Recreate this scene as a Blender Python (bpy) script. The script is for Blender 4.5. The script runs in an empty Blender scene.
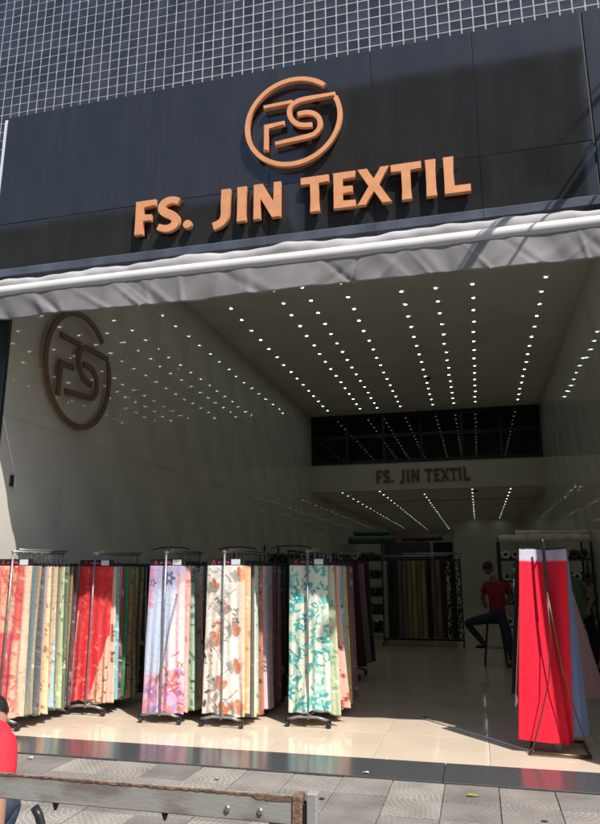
import bpy, bmesh, math, random
import numpy as np
from mathutils import Vector, Matrix, Euler

# ------------------------------------------------------------------ scene, camera, light
S = bpy.context.scene
C = S.collection
rnd = random.Random(7)

PITCH, YAW, ROLL, FPX = 0.229262, -0.249434, -0.002089, 683.275
fwd = Vector((math.sin(YAW)*math.cos(PITCH), math.cos(YAW)*math.cos(PITCH), math.sin(PITCH)))
right = Vector((math.cos(YAW), -math.sin(YAW), 0))
up = right.cross(fwd)
r2 = right*math.cos(ROLL) + up*math.sin(ROLL)
u2 = -right*math.sin(ROLL) + up*math.cos(ROLL)
cd = bpy.data.cameras.new('camera')
cam = bpy.data.objects.new('camera', cd); C.objects.link(cam)
m = Matrix((r2, u2, -fwd)).transposed().to_4x4(); m.translation = Vector((0, 0, 1.6))
cam.matrix_world = m
cd.sensor_fit = 'VERTICAL'; cd.sensor_height = 36; cd.lens = 36*FPX/824
cd.clip_start = 0.05; cd.clip_end = 2000
S.camera = cam

SUN = Vector((-1.0, 1.0, -2.1)).normalized()          # direction the light travels
w = bpy.data.worlds.new('World'); S.world = w; w.use_nodes = True
nt = w.node_tree; nt.nodes.clear()
sky = nt.nodes.new('ShaderNodeTexSky'); sky.sky_type = 'NISHITA'; sky.sun_disc = False
sky.sun_elevation = math.asin(-SUN.z); sky.sun_rotation = math.radians(135)
sky.air_density = 1.0; sky.dust_density = 1.0; sky.ozone_density = 1.0
bg = nt.nodes.new('ShaderNodeBackground'); bg.inputs[1].default_value = 0.13
wo = nt.nodes.new('ShaderNodeOutputWorld')
nt.links.new(sky.outputs[0], bg.inputs[0]); nt.links.new(bg.outputs[0], wo.inputs[0])
sl = bpy.data.lights.new('sun', 'SUN'); sl.energy = 4.4; sl.angle = math.radians(0.5); sl.color = (1, .955, .89)
so = bpy.data.objects.new('sun', sl); C.objects.link(so)
so.rotation_euler = SUN.to_track_quat('-Z', 'Y').to_euler(); so.location = (6, -4, 14)
S.view_settings.view_transform = 'Standard'; S.view_settings.look = 'None'
S.view_settings.exposure = 0.46; S.view_settings.gamma = 1
S.cycles.max_bounces = 10; S.cycles.diffuse_bounces = 5; S.cycles.glossy_bounces = 5

# ------------------------------------------------------------------ measures
XL, XR, H, ZC, ZW, MZ = -5.372, 2.192, 6.848, 4.246, 5.145, 22.70
YD = 6.45                      # floor tiles begin
YF = 6.80                      # front of the shop's side walls

# ------------------------------------------------------------------ colour + materials
def lin(c):
    return tuple(((x/255)/12.92 if x/255 <= .04045 else ((x/255+.055)/1.055)**2.4) for x in c)
def newmat(name):
    m_ = bpy.data.materials.new(name); m_.use_nodes = True
    n = m_.node_tree; b = n.nodes['Principled BSDF']
    return m_, n, b
def setin(b, k, v):
    if k in b.inputs: b.inputs[k].default_value = v
def mat(name, col, rough=.6, metal=0, noise=0.12, nscale=6, bump=0.0, bscale=40, coat=0, col2=None, detail=6, spec=None, rvar=0, stretch=(1, 1, 1), thr=(.35, .65)):
    m_, n, b = newmat(name)
    tc = n.nodes.new('ShaderNodeTexCoord'); mp = n.nodes.new('ShaderNodeMapping'); mp.inputs['Scale'].default_value = stretch
    n.links.new(tc.outputs['Object'], mp.inputs[0])
    ns = n.nodes.new('ShaderNodeTexNoise'); ns.inputs['Scale'].default_value = nscale; ns.inputs['Detail'].default_value = detail
    n.links.new(mp.outputs[0], ns.inputs['Vector'])
    cr = n.nodes.new('ShaderNodeValToRGB'); e = cr.color_ramp.elements
    e[0].position, e[1].position = thr
    c2 = col2 if col2 else tuple(x*(1-noise) for x in col)
    c1 = col if col2 else tuple(min(1, x*(1+noise)) for x in col)
    e[0].color = (*c2, 1); e[1].color = (*c1, 1)
    n.links.new(ns.outputs['Fac'], cr.inputs[0]); n.links.new(cr.outputs[0], b.inputs['Base Color'])
    b.inputs['Roughness'].default_value = rough; b.inputs['Metallic'].default_value = metal
    setin(b, 'Coat Weight', coat)
    if coat: setin(b, 'Coat Roughness', .05)
    if spec is not None: setin(b, 'Specular IOR Level', spec)
    if rvar:
        mr = n.nodes.new('ShaderNodeMapRange'); mr.inputs[3].default_value = max(0, rough-rvar); mr.inputs[4].default_value = rough+rvar
        n2 = n.nodes.new('ShaderNodeTexNoise'); n2.inputs['Scale'].default_value = nscale*1.7; n2.inputs['Detail'].default_value = 8
        n.links.new(mp.outputs[0], n2.inputs['Vector']); n.links.new(n2.outputs['Fac'], mr.inputs[0]); n.links.new(mr.outputs[0], b.inputs['Roughness'])
    if bump:
        nb = n.nodes.new('ShaderNodeTexNoise'); nb.inputs['Scale'].default_value = bscale; nb.inputs['Detail'].default_value = 4
        n.links.new(mp.outputs[0], nb.inputs['Vector'])
        bp = n.nodes.new('ShaderNodeBump'); bp.inputs['Strength'].default_value = bump; bp.inputs['Distance'].default_value = .01
        n.links.new(nb.outputs['Fac'], bp.inputs['Height']); n.links.new(bp.outputs[0], b.inputs['Normal'])
    return m_
def world_vary(m_, amt=.25, scale=1.0):
    """brightness that differs from piece to piece (Object Info random)"""
    n = m_.node_tree; b = n.nodes['Principled BSDF']
    l = b.inputs['Base Color'].links[0]; src = l.from_socket
    oi = n.nodes.new('ShaderNodeObjectInfo'); mr = n.nodes.new('ShaderNodeMapRange')
    mr.inputs[3].default_value = 1-amt; mr.inputs[4].default_value = 1+amt
    n.links.new(oi.outputs['Random'], mr.inputs[0])
    vm = n.nodes.new('ShaderNodeVectorMath'); vm.operation = 'SCALE'
    n.links.new(src, vm.inputs[0]); n.links.new(mr.outputs[0], vm.inputs['Scale'])
    n.links.new(vm.outputs[0], b.inputs['Base Color'])
    return m_
def emat(name, col, st):
    m_, n, b = newmat(name)
    b.inputs['Base Color'].default_value = (*col, 1)
    setin(b, 'Emission Color', (*col, 1)); setin(b, 'Emission Strength', st)
    return m_
def attrmat(name, rough=.8, sheen=.15, bump=.45):
    m_, n, b = newmat(name)
    a = n.nodes.new('ShaderNodeAttribute'); a.attribute_name = 'print'
    n.links.new(a.outputs['Color'], b.inputs['Base Color']); b.inputs['Roughness'].default_value = rough
    setin(b, 'Sheen Weight', sheen)
    tc = n.nodes.new('ShaderNodeTexCoord'); ns = n.nodes.new('ShaderNodeTexNoise'); ns.inputs['Scale'].default_value = 13; ns.inputs['Detail'].default_value = 8; ns.inputs['Distortion'].default_value = .8
    n.links.new(tc.outputs['Object'], ns.inputs['Vector'])
    bp = n.nodes.new('ShaderNodeBump'); bp.inputs['Strength'].default_value = bump; bp.inputs['Distance'].default_value = .02
    n.links.new(ns.outputs['Fac'], bp.inputs['Height']); n.links.new(bp.outputs[0], b.inputs['Normal'])
    return m_

M = {}
M['panel'] = mat('dark_composite_panel', (.030, .0295, .029), rough=.055, col2=(.021, .021, .0215), thr=(.35, .8), detail=9, stretch=(2.2, 2.2, .35), nscale=2.6, rvar=.025, bump=.02, bscale=.9, spec=.62)
M['trim'] = mat('sky_toned_trim', (.085, .095, .125), rough=.28, noise=.25, nscale=3)  # lighter bluish tone paints in the sky reflected by the sign lip
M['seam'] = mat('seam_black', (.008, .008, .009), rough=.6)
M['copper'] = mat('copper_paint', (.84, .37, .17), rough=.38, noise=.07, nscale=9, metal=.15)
M['copper_shaded'] = mat('copper_in_shade', (.21, .115, .065), rough=.5, noise=.1, nscale=9)  # copper darkened to brown, shade of the interior put into the colour
M['tile'] = world_vary(mat('black_wall_tile', (.030, .032, .042), rough=.16, noise=.35, nscale=4, rvar=.1, spec=.6), .35)
M['grout'] = mat('pale_grout', (.42, .42, .42), rough=.85, noise=.2, nscale=12)
M['porcelain'] = mat('polished_wall_porcelain', (.66, .63, .555), rough=.04, noise=.08, nscale=.8, bump=.006, bscale=1.2, spec=.30)
M['wallback'] = mat('wall_mortar', (.2, .19, .17), rough=.9)
M['ceiling'] = mat('ceiling_paint', (.84, .81, .73), rough=.9, noise=.05, nscale=1)
M['fascia'] = mat('fascia_paint', (.66, .61, .50), rough=.5, noise=.04, nscale=1)
M['floor'] = world_vary(mat('polished_floor_tile', (.66, .55, .43), rough=.07, noise=.05, nscale=1.5, bump=.01, bscale=2.5, rvar=.03, spec=.5), .02)
M['joint'] = mat('floor_joint', (.30, .26, .21), rough=.8)
M['granite'] = mat('black_granite', (.095, .096, .10), rough=.17, col2=(.045, .046, .05), nscale=160, detail=8, rvar=.05, spec=.6)
M['darkpilaster'] = mat('dark_pilaster', (.02, .02, .024), rough=.3)
M['glass'] = mat('dark_window_glass', (.006, .007, .008), rough=.03, noise=.05, spec=.3)
M['blackmetal'] = mat('black_painted_metal', (.018, .018, .02), rough=.35, noise=.3, nscale=14)
M['greymetal'] = mat('grey_rack_metal', (.30, .295, .285), rough=.35, metal=.5, noise=.25, nscale=12)
M['railmetal'] = mat('pale_rack_rail', (.50, .49, .46), rough=.3, metal=.7, noise=.2, nscale=10)
M['rubber'] = mat('caster_rubber', (.03, .03, .033), rough=.55)
M['awning_tube'] = mat('white_awning_tube', (.74, .72, .70), rough=.35, noise=.05, nscale=3)
M['awning'] = mat('grey_awning_cloth', (.27, .255, .255), rough=.8, noise=.14, nscale=2.5, bump=.35, bscale=7)
M['awning_top'] = mat('rolled_awning_cloth', (.40, .385, .385), rough=.8, noise=.1, nscale=3, bump=.4, bscale=9)
M['white'] = mat('white_plastic', (.75, .76, .76), rough=.4, noise=.04)
M['led'] = emat('downlight_lens', (.86, 1.0, .97), 16.0)
M['ring'] = mat('downlight_ring', (.45, .45, .43), rough=.4)
M['asphalt'] = mat('asphalt', (.055, .055, .055), rough=.9, noise=.3, nscale=60, bump=.6, bscale=120)
M['kerb'] = mat('kerb_stone', (.28, .27, .255), rough=.85, noise=.25, nscale=10, bump=.4)
M['rail_steel'] = mat('worn_cart_steel', (.37, .37, .35), rough=.48, metal=.2, col2=(.24, .215, .19), nscale=5, detail=10, rvar=.12, bump=.15, thr=(.38, .52), stretch=(.7, 2, 2))
M['rust'] = mat('rusty_edge', (.27, .16, .11), rough=.85, col2=(.11, .065, .045), nscale=26, detail=9, bump=.8, bscale=60)
M['bolt'] = mat('bolt_steel', (.5, .47, .43), rough=.35, metal=.9, noise=.3, nscale=20)
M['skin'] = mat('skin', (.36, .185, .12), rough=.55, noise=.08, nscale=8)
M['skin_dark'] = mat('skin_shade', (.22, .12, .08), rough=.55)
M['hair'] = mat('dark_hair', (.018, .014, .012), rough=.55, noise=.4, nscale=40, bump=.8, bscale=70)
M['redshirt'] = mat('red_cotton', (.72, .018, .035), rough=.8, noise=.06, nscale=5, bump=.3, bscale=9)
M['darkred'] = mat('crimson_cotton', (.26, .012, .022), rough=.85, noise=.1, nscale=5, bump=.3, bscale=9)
M['greenshirt'] = mat('green_cotton', (.10, .19, .10), rough=.85, noise=.1, nscale=5)
M['denim'] = mat('navy_denim', (.025, .035, .06), rough=.9, noise=.3, nscale=20)
M['blackcloth'] = mat('black_cloth', (.012, .012, .014), rough=.9)
M['cloth'] = attrmat('printed_cloth')
M['cable'] = mat('cable_black', (.01, .01, .01), rough=.6)
M['render'] = mat('building_render', (.33, .31, .28), rough=.9, noise=.2, nscale=.6)
M['render2'] = mat('building_render_tan', (.42, .36, .28), rough=.9, noise=.2, nscale=.5)
M['leaf'] = mat('yellow_green_leaf', (.50, .50, .12), rough=.6)
M['roll_grey'] = mat('roll_greygreen', (.42, .45, .38), rough=.5, noise=.25, nscale=9)
M['roll_cream'] = mat('roll_cream', (.74, .69, .58), rough=.45, noise=.2, nscale=9)
M['roll_green'] = mat('roll_green', (.025, .085, .05), rough=.4, noise=.3, nscale=9)
M['roll_dark'] = mat('roll_dark', (.07, .065, .06), rough=.6, noise=.3, nscale=9)
M['roll_maroon'] = mat('roll_maroon', (.09, .02, .025), rough=.6)
M['core'] = mat('cardboard_core', (.05, .04, .032), rough=.9)
M['tagred'] = mat('red_print', (.6, .05, .03), rough=.6)
M['tagpink'] = mat('pink_print', (.6, .08, .22), rough=.6)
M['bronze'] = mat('bronze_rod', (.12, .075, .045), rough=.38, metal=.5, noise=.15, nscale=12)

# pavement paving: fans of little setts moulded into every slab
def paving_mat():
    m_, n, b = newmat('fan_paving')
    N = n.nodes; L = n.links
    tc = N.new('ShaderNodeTexCoord'); geo = N.new('ShaderNodeNewGeometry')
    def math_(op, a=None, b_=None, v=None):
        x = N.new('ShaderNodeMath'); x.operation = op
        for i, q in enumerate((a, b_)):
            if q is None: continue
            if isinstance(q, (int, float)): x.inputs[i].default_value = q
            else: L.new(q, x.inputs[i])
        return x.outputs[0]
    ds = N.new('ShaderNodeTexNoise'); ds.inputs['Scale'].default_value = 9; L.new(geo.outputs['Position'], ds.inputs['Vector'])
    mx = N.new('ShaderNodeVectorMath'); mx.operation = 'MULTIPLY_ADD'; mx.inputs[1].default_value = (.03, .03, 0)
    L.new(ds.outputs['Color'], mx.inputs[0]); L.new(tc.outputs['Object'], mx.inputs[2])
    sp = N.new('ShaderNodeSeparateXYZ'); L.new(mx.outputs[0], sp.inputs[0])
    X = math_('ADD', sp.outputs[0], .20); Y = math_('ADD', sp.outputs[1], .20)
    r = math_('SQRT', math_('ADD', math_('MULTIPLY', X, X), math_('MULTIPLY', Y, Y)))
    th = math_('ARCTAN2', Y, X)
    ring = math_('MULTIPLY', r, 25)
    fr = math_('FRACT', ring); k = math_('FLOOR', ring)
    lr = math_('GREATER_THAN', math_('ABSOLUTE', math_('SUBTRACT', fr, .5)), .36)
    tt = math_('MULTIPLY', th, math_('MAXIMUM', math_('MULTIPLY', math_('ADD', k, 1), .95), 1.5))
    ft = math_('FRACT', math_('ADD', tt, math_('MULTIPLY', k, .37)))
    lt = math_('GREATER_THAN', math_('ABSOLUTE', math_('SUBTRACT', ft, .5)), .39)
    line = math_('MAXIMUM', lr, lt)
    ns = N.new('ShaderNodeTexNoise'); ns.inputs['Scale'].default_value = 3.5; ns.inputs['Detail'].default_value = 9; L.new(geo.outputs['Position'], ns.inputs['Vector'])
    fine = N.new('ShaderNodeTexNoise'); fine.inputs['Scale'].default_value = 70; fine.inputs['Detail'].default_value = 5; L.new(geo.outputs['Position'], fine.inputs['Vector'])
    c1 = N.new('ShaderNodeValToRGB'); e = c1.color_ramp.elements
    e[0].position = .3; e[1].position = .7; e[0].color = (.155, .14, .124, 1); e[1].color = (.25, .228, .206, 1)
    L.new(ns.outputs['Fac'], c1.inputs[0])
    mix = N.new('ShaderNodeMix'); mix.data_type = 'RGBA'; mix.inputs['B'].default_value = (.34, .31, .275, 1)
    oi0 = N.new('ShaderNodeObjectInfo'); mr0 = N.new('ShaderNodeMapRange'); mr0.inputs[3].default_value = .35; mr0.inputs[4].default_value = 1.7
    L.new(oi0.outputs['Random'], mr0.inputs[0])
    wear = math_('MULTIPLY', line, math_('MULTIPLY', ns.outputs['Fac'], mr0.outputs[0]))
    L.new(wear, mix.inputs['Factor']); L.new(c1.outputs[0], mix.inputs['A'])
    oi = N.new('ShaderNodeObjectInfo'); mr = N.new('ShaderNodeMapRange'); mr.inputs[3].default_value = .8; mr.inputs[4].default_value = 1.15
    L.new(oi.outputs['Random'], mr.inputs[0])
    vm = N.new('ShaderNodeVectorMath'); vm.operation = 'SCALE'; L.new(mix.outputs['Result'], vm.inputs[0]); L.new(mr.outputs[0], vm.inputs['Scale'])
    L.new(vm.outputs[0], b.inputs['Base Color']); b.inputs['Roughness'].default_value = .8
    bp = N.new('ShaderNodeBump'); bp.inputs['Strength'].default_value = .7; bp.inputs['Distance'].default_value = .008
    hh = math_('ADD', math_('MULTIPLY', line, -1.0), fine.outputs['Fac'])
    L.new(hh, bp.inputs['Height']); L.new(bp.outputs[0], b.inputs['Normal'])
    return m_
M['paving'] = paving_mat()
M['pave_joint'] = mat('pavement_joint', (.10, .095, .085), rough=.95, noise=.3, nscale=20)

# ------------------------------------------------------------------ mesh helpers
def link(o, parent=None):
    C.objects.link(o)
    if parent is not None: o.parent = parent
    return o
def from_bm(name, bm, material, parent=None, smooth=False, loc=None):
    me = bpy.data.meshes.new(name); bm.to_mesh(me); bm.free()
    if material: me.materials.append(material)
    if smooth:
        for p in me.polygons: p.use_smooth = True
    o = bpy.data.objects.new(name, me)
    if loc is not None: o.location = loc
    return link(o, parent)
def box(bm, x0, x1, y0, y1, z0, z1, bev=0):
    vs = [bm.verts.new(p) for p in ((x0, y0, z0), (x1, y0, z0), (x1, y1, z0), (x0, y1, z0), (x0, y0, z1), (x1, y0, z1), (x1, y1, z1), (x0, y1, z1))]
    fs = [bm.faces.new([vs[i] for i in f]) for f in ((3, 2, 1, 0), (4, 5, 6, 7), (0, 1, 5, 4), (1, 2, 6, 5), (2, 3, 7, 6), (3, 0, 4, 7))]
    if bev:
        es = list({e for f in fs for e in f.edges})
        bmesh.ops.bevel(bm, geom=es, offset=bev, segments=1, affect='EDGES')
    return vs
def boxo(name, b, material, parent=None, bev=0, loc=None):
    bm = bmesh.new(); box(bm, *b, bev=bev); return from_bm(name, bm, material, parent, loc=loc)
def tube(bm, pts, r, n=10, cap=True):
    """r: number or list"""
    pts = [Vector(p) for p in pts]; rings = []
    for i, p in enumerate(pts):
        a = pts[max(i-1, 0)]; b = pts[min(i+1, len(pts)-1)]; d = (b-a).normalized()
        ref = Vector((0, 0, 1)) if abs(d.z) < .9 else Vector((1, 0, 0))
        s = d.cross(ref).normalized(); t = s.cross(d)
        rr = r[i] if isinstance(r, (list, tuple)) else r
        rings.append([bm.verts.new(p + (s*math.cos(2*math.pi*k/n) + t*math.sin(2*math.pi*k/n))*rr) for k in range(n)])
    for a, b in zip(rings, rings[1:]):
        for k in range(n): bm.faces.new((a[k], a[(k+1) % n], b[(k+1) % n], b[k]))
    if cap: bm.faces.new(rings[0][::-1]); bm.faces.new(rings[-1])
def tubeo(name, pts, r, material, parent=None, n=10, smooth=True):
    bm = bmesh.new(); tube(bm, pts, r, n); o = from_bm(name, bm, material, parent)
    if smooth:
        for p in o.data.polygons: p.use_smooth = len(p.vertices) == 4
    return o
def empty(name, loc=(0, 0, 0), rz=0):
    o = bpy.data.objects.new(name, None); o.location = loc; o.rotation_euler.z = rz; o.empty_display_size = .1
    return link(o)
def tag(o, label, cat, group=None):
    o['label'] = label; o['category'] = cat
    if group: o['group'] = group
    return o
def struct(o): o['kind'] = 'structure'; return o
def stuff(o): o['kind'] = 'stuff'; return o
def inst(src, name, parent=None, loc=None, rot=None):
    o = src.copy(); o.name = name; C.objects.link(o)
    if parent is not None: o.parent = parent
    if loc is not None: o.location = loc
    if rot is not None: o.rotation_euler = rot
    return o
def copy_tree(o, parent=None):
    c = o.copy(); C.objects.link(c)
    if parent is not None: c.parent = parent
    for ch in list(o.children): copy_tree(ch, c)
    return c

# ------------------------------------------------------------------ ground, road, pavement
g = struct(boxo('ground', (-400, 400, -400, 400, -.6, -.30), M['asphalt']))
struct(boxo('road', (-60, 60, -7.0, 1.9, -.31, -.14), M['asphalt']))
struct(boxo('kerb', (-60, 60, 1.9, 2.08, -.3, .0), M['kerb'], bev=.012))
pav = struct(boxo('pavement', (-60, 60, 2.08, 5.885, -.3, -.012), M['pave_joint']))
bm = bmesh.new(); box(bm, -.197, .197, -.197, .197, -.045, 0, bev=.004)
slab0 = None
for j in range(9):
    for i in range(22):
        x = -6.15 + .4*i; y = 5.685 - .4*j
        rz = [0, math.pi/2, math.pi, -math.pi/2][(i % 2) + 2*(j % 2)] if rnd.random() > .08 else rnd.choice((0, math.pi/2))
        if slab0 is None:
            slab0 = o = from_bm('paving_slab', bm, M['paving'], pav)
        else: o = inst(slab0, 'paving_slab', pav)
        o.location = (x, y, rnd.uniform(-.003, .003)); o.rotation_euler = (rnd.uniform(-.006, .006), rnd.uniform(-.006, .006), rz)
bm = bmesh.new()
for j in range(9):
    y = 5.685-.4*j
    for i in list(range(-60, 0)) + list(range(22, 80)):
        x = -6.15+.4*i; box(bm, x-.197, x+.197, y-.197, y+.197, -.04, 0)
stuff(from_bm('far_paving', bm, M['pave_joint'], pav))

# granite threshold between pavement and shop floor
th = struct(boxo('threshold', (-9, 6, 5.89, 6.446, -.3, -.010), M['joint']))
for a, b in ((-7.4, -5.42), (-5.416, -2.90), (-2.896, -.372), (-.366, 2.15), (2.154, 4.6)):
    boxo('granite_slab', (a, b, 5.891, 6.445, -.05, .012), M['granite'], th, bev=.004)

# shop floor
fl = struct(boxo('shop_floor', (XL-.3, XR+.3, 6.448, 46.6, -.3, -.006), M['joint']))
bm = bmesh.new(); box(bm, -.4985, .4985, -.4985, .4985, -.02, .006, bev=.002)
tile0 = None
for j in range(16):
    for i in range(8):
        x = -5.0+i*1.0+.0; y = YD+.5+j
        if tile0 is None: tile0 = o = from_bm('floor_tile', bm, M['floor'], fl)
        else: o = inst(tile0, 'floor_tile', fl)
        o.location = (x-.5 if False else x+.0-.5+.5, y, 0); o.rotation_euler = (rnd.uniform(-.0006, .0006), rnd.uniform(-.0006, .0006), 0)
        # tiles run between the side walls; joints fall at whole x
        o.location.x = -5.5 + i + 0.0
bm = bmesh.new()
for j in range(16, 40):
    for i in range(8): box(bm, -6+i+.0015, -5+i-.0015, YD+j+.0015, YD+j+1-.0015, -.02, .006)
stuff(from_bm('far_floor_tiles', bm, M['floor'], fl))
boxo('floor_tile', (2.0015, 2.6, YD+.001, 40+YD, -.02, .006), M['floor'], fl)

# ------------------------------------------------------------------ shop shell
def wall_panels(side):
    nm = 'shop_side_wall'
    x = XL if side < 0 else XR
    xb = (x-.30, x-.02) if side < 0 else (x+.02, x+.30)
    wl = struct(boxo(nm, (xb[0], xb[1], YF+.01, 46.6, -.2, H+.3), M['wallback']))
    pw, ph = 1.325, (H)/4
    bm = bmesh.new(); box(bm, -.010, 0, -pw/2+.001, pw/2-.001, -ph/2+.001, ph/2-.001)
    first = None
    n = 12
    for i in range(n):
        for k in range(4):
            loc = (x, YF + pw*(i+.5), ph*(k+.5))
            tlt = .0032
            rot = Euler((0, rnd.gauss(0, 1)*tlt, (math.pi if side > 0 else 0)+rnd.gauss(0, 1)*tlt))
            if first is None:
                first = o = from_bm('wall_panel', bm, M['porcelain'], wl)
            else: o = inst(first, 'wall_panel', wl)
            o.location = loc; o.rotation_euler = rot
    y0 = YF+pw*n
    boxo('wall_panel', (min(x, x-side*-.0)-(.012 if side < 0 else 0), x+(.012 if side > 0 else 0), y0, 46.5, 0, ZC+.2), M['porcelain'], wl)
    return wl
wall_panels(-1); wall_panels(1)
struct(boxo('shop_ceiling', (XL-.3, XR+.3, 7.05, MZ+.3, H, H+.25), M['ceiling']))
struct(boxo('rear_ceiling', (XL-.3, XR+.3, MZ+.02, 46.6, ZC, ZC+.25), M['ceiling']))
struct(boxo('rear_wall', (XL-.3, XR+.3, 46.5, 46.8, -.2, ZC+.3), M['ceiling']))
bm = bmesh.new(); box(bm, -1.15, XR+.1, 37.0, 37.3, 0, ZC); box(bm, -1.15, -.9, 37.3, 46.5, 0, ZC)
struct(from_bm('back_partition', bm, M['ceiling']))
# doorway: black slab painted in for the darkness beyond, framed in the back wall
dw = empty('doorway', (-2.2, 46.4, 0))
boxo('opening', (-.55, .55, 0, .09, 0, 3.35), M['seam'], dw); boxo('jamb', (-.62, -.552, -.02, .09, 0, 3.42), M['darkpilaster'], dw)
boxo('jamb', (.552, .62, -.02, .09, 0, 3.42), M['darkpilaster'], dw); boxo('lintel', (-.62, .62, -.022, .09, 3.352, 3.44), M['darkpilaster'], dw)
tag(dw, 'black doorway in the far back wall above the dark fabric rack', 'doorway')
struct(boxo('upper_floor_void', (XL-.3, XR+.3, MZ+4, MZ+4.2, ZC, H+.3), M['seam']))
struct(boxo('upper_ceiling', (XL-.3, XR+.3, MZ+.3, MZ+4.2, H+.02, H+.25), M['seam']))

# mezzanine front: fascia, window band
mz = empty('mezzanine', ((XL+XR)/2, MZ, 0)); mx0 = (XL+XR)/2
tag(mz, 'mezzanine office front with black framed window band above a cream fascia', 'mezzanine')
def mb(name, x0, x1, y0, y1, z0, z1, mt, bev=0): return boxo(name, (x0-mx0, x1-mx0, y0-MZ, y1-MZ, z0, z1), mt, mz, bev)
mb('fascia', XL+.001, XR-.001, MZ, MZ+.2, ZC-.02, ZW-.01, M['fascia'])
xs = [XL+.03, -4.12, -2.87, -1.62, -.29, .94, XR-.03]
mb('frame_rail', XL+.001, XR-.001, MZ-.03, MZ+.06, ZW-.008, ZW+.10, M['blackmetal'])
mb('frame_rail', XL+.001, XR-.001, MZ-.03, MZ+.06, H-.16, H-.002, M['blackmetal'])
mb('transom', XL+.06, XR-.06, MZ-.02, MZ+.05, 6.02, 6.12, M['blackmetal'])
for q in xs: mb('mullion', q-.04, q+.04, MZ-.026, MZ+.055, ZW+.102, H-.162, M['blackmetal'])
for a, b in zip(xs, xs[1:]):
    o = mb('pane', a+.042, b-.042, MZ+.01, MZ+.018, ZW+.102, 6.018, M['glass']); o.rotation_euler = (rnd.uniform(-.002, .002), 0, 0)
    o = mb('pane', a+.042, b-.042, MZ+.01, MZ+.018, 6.122, H-.162, M['glass'])

# ------------------------------------------------------------------ downlights
dl = empty('ceiling_light', (0, 0, 0))
bm = bmesh.new()
n = 12; A = []
for rr, zz in ((.058, 0), (.058, -.010), (.034, -.012), (.032, -.004)):
    A.append([bm.verts.new((rr*math.cos(2*math.pi*k/n), rr*math.sin(2*math.pi*k/n), zz)) for k in range(n)])
for a, b in zip(A, A[1:]):
    for k in range(n): bm.faces.new((a[k], b[k], b[(k+1) % n], a[(k+1) % n]))
from_bm('trim_ring', bm, M['ring'], dl)
bm = bmesh.new(); bm.faces.new([bm.verts.new((.032*math.cos(-2*math.pi*k/n), .032*math.sin(-2*math.pi*k/n), -.006)) for k in range(n)])
from_bm('lens', bm, M['led'], dl)
tag(dl, 'small round downlight recessed in the high front ceiling', 'ceiling light', 'downlights in rows on the high front ceiling')
cols = [-4.61, -3.50, -2.93, -2.18, -1.13, -.475, .20, 1.49]
first = True
CN = ['leftmost', 'second', 'third', 'fourth', 'fifth', 'sixth', 'seventh', 'rightmost']
for X, cn in zip(cols, CN):
    for j in range(-7, 15):
        y = 12.376+.6741*j
        o = dl if first else copy_tree(dl); first = False
        tag(o, 'small round downlight in the %s row of the high front ceiling' % cn, 'ceiling light', 'downlights in the %s row of the high ceiling' % cn)
        o.location = (X+rnd.uniform(-.012, .012), y+rnd.uniform(-.012, .012), H-.0005); o.rotation_euler = (rnd.uniform(-.03, .03), rnd.uniform(-.03, .03), 0)
for lc, (X, y0, y1) in enumerate(((-4.4, 23.2, 43.5), (-3.1, 23.1, 45.5), (-1.70, 24.4, 45.5), (-.06, 23.3, 36.6), (1.17, 23.5, 36.6))):
    nn = int((y1-y0)/1.05)
    for j in range(nn+1):
        o = copy_tree(dl); o.location = (X, y0+(y1-y0)*j/nn, ZC-.0005)
        tag(o, 'small downlight in the %s row of the low ceiling under the mezzanine' % ['leftmost', 'second', 'third', 'fourth', 'rightmost'][lc], 'ceiling light', 'downlights in the %s row under the mezzanine' % ['leftmost', 'second', 'third', 'fourth', 'rightmost'][lc])

for (x, y, z, lb) in ((-1.05, 18.6, H, 'small dark dome camera on the high front ceiling'), (.05, 23.6, ZC, 'small dark detector on the low ceiling under the mezzanine')):
    bm = bmesh.new(); bmesh.ops.create_uvsphere(bm, u_segments=16, v_segments=8, radius=.07)
    for v in bm.verts: v.co.z = min(v.co.z, 0)*.8
    o = from_bm('dome_camera', bm, M['blackmetal'], smooth=True, loc=(x, y, z-.02)); tubeo('mount', [(0, 0, .019), (0, 0, 0)], .085, M['ring'], o, n=16); tag(o, lb, 'camera')

# ------------------------------------------------------------------ facade: tiles, lintel, sign
fac = empty('building', (-1.5, 7.3, 0)); fx, fy = -1.5, 7.3
tag(fac, 'building clad in small black glazed tiles with pale grout above the shop sign', 'building')
def fb(name, x0, x1, y0, y1, z0, z1, mt, bev=0): return boxo(name, (x0-fx, x1-fx, y0-fy, y1-fy, z0, z1), mt, fac, bev)
fb('wall', -9.5, 7.5, 6.962, 9.0, 7.16, 13.5, M['grout'])
fb('wall', -9.5, XL-.31, 6.962, 9.0, -.2, 7.158, M['grout'])
fb('wall', XR+.31, 7.5, 6.962, 9.0, -.2, 7.158, M['render'])
fb('lintel', XL-.305, XR+.305, 6.86, 7.16, 5.22, 7.157, M['seam'])
fb('roof', -9.5, 7.5, 9.02, 47, 7.3, 7.6, M['render'])
TP = .134
bm = bmesh.new(); box(bm, -TP/2+.0075, TP/2-.0075, -.008, .004, -TP/2+.0075, TP/2-.0075, bev=.0025)
me = bpy.data.meshes.new('tile'); bm.to_mesh(me); bm.free(); me.materials.append(M['tile'])
spots = []
for i in range(-27, 62):
    for k in range(-19, 38):
        x = -5.86+TP*(i+.5); z = 7.445+TP*(k+.5)+.004
        if z < 7.3 and x > -5.72: continue
        spots.append((x, z))
def pix(P):
    d = Vector(P)-Vector((0, 0, 1.6)); zz = d.dot(fwd)
    return 300+FPX*d.dot(r2)/zz, 412-FPX*d.dot(u2)/zz, zz
vis = [(pix((x, 6.95, z)), x, z) for x, z in spots]
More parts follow.
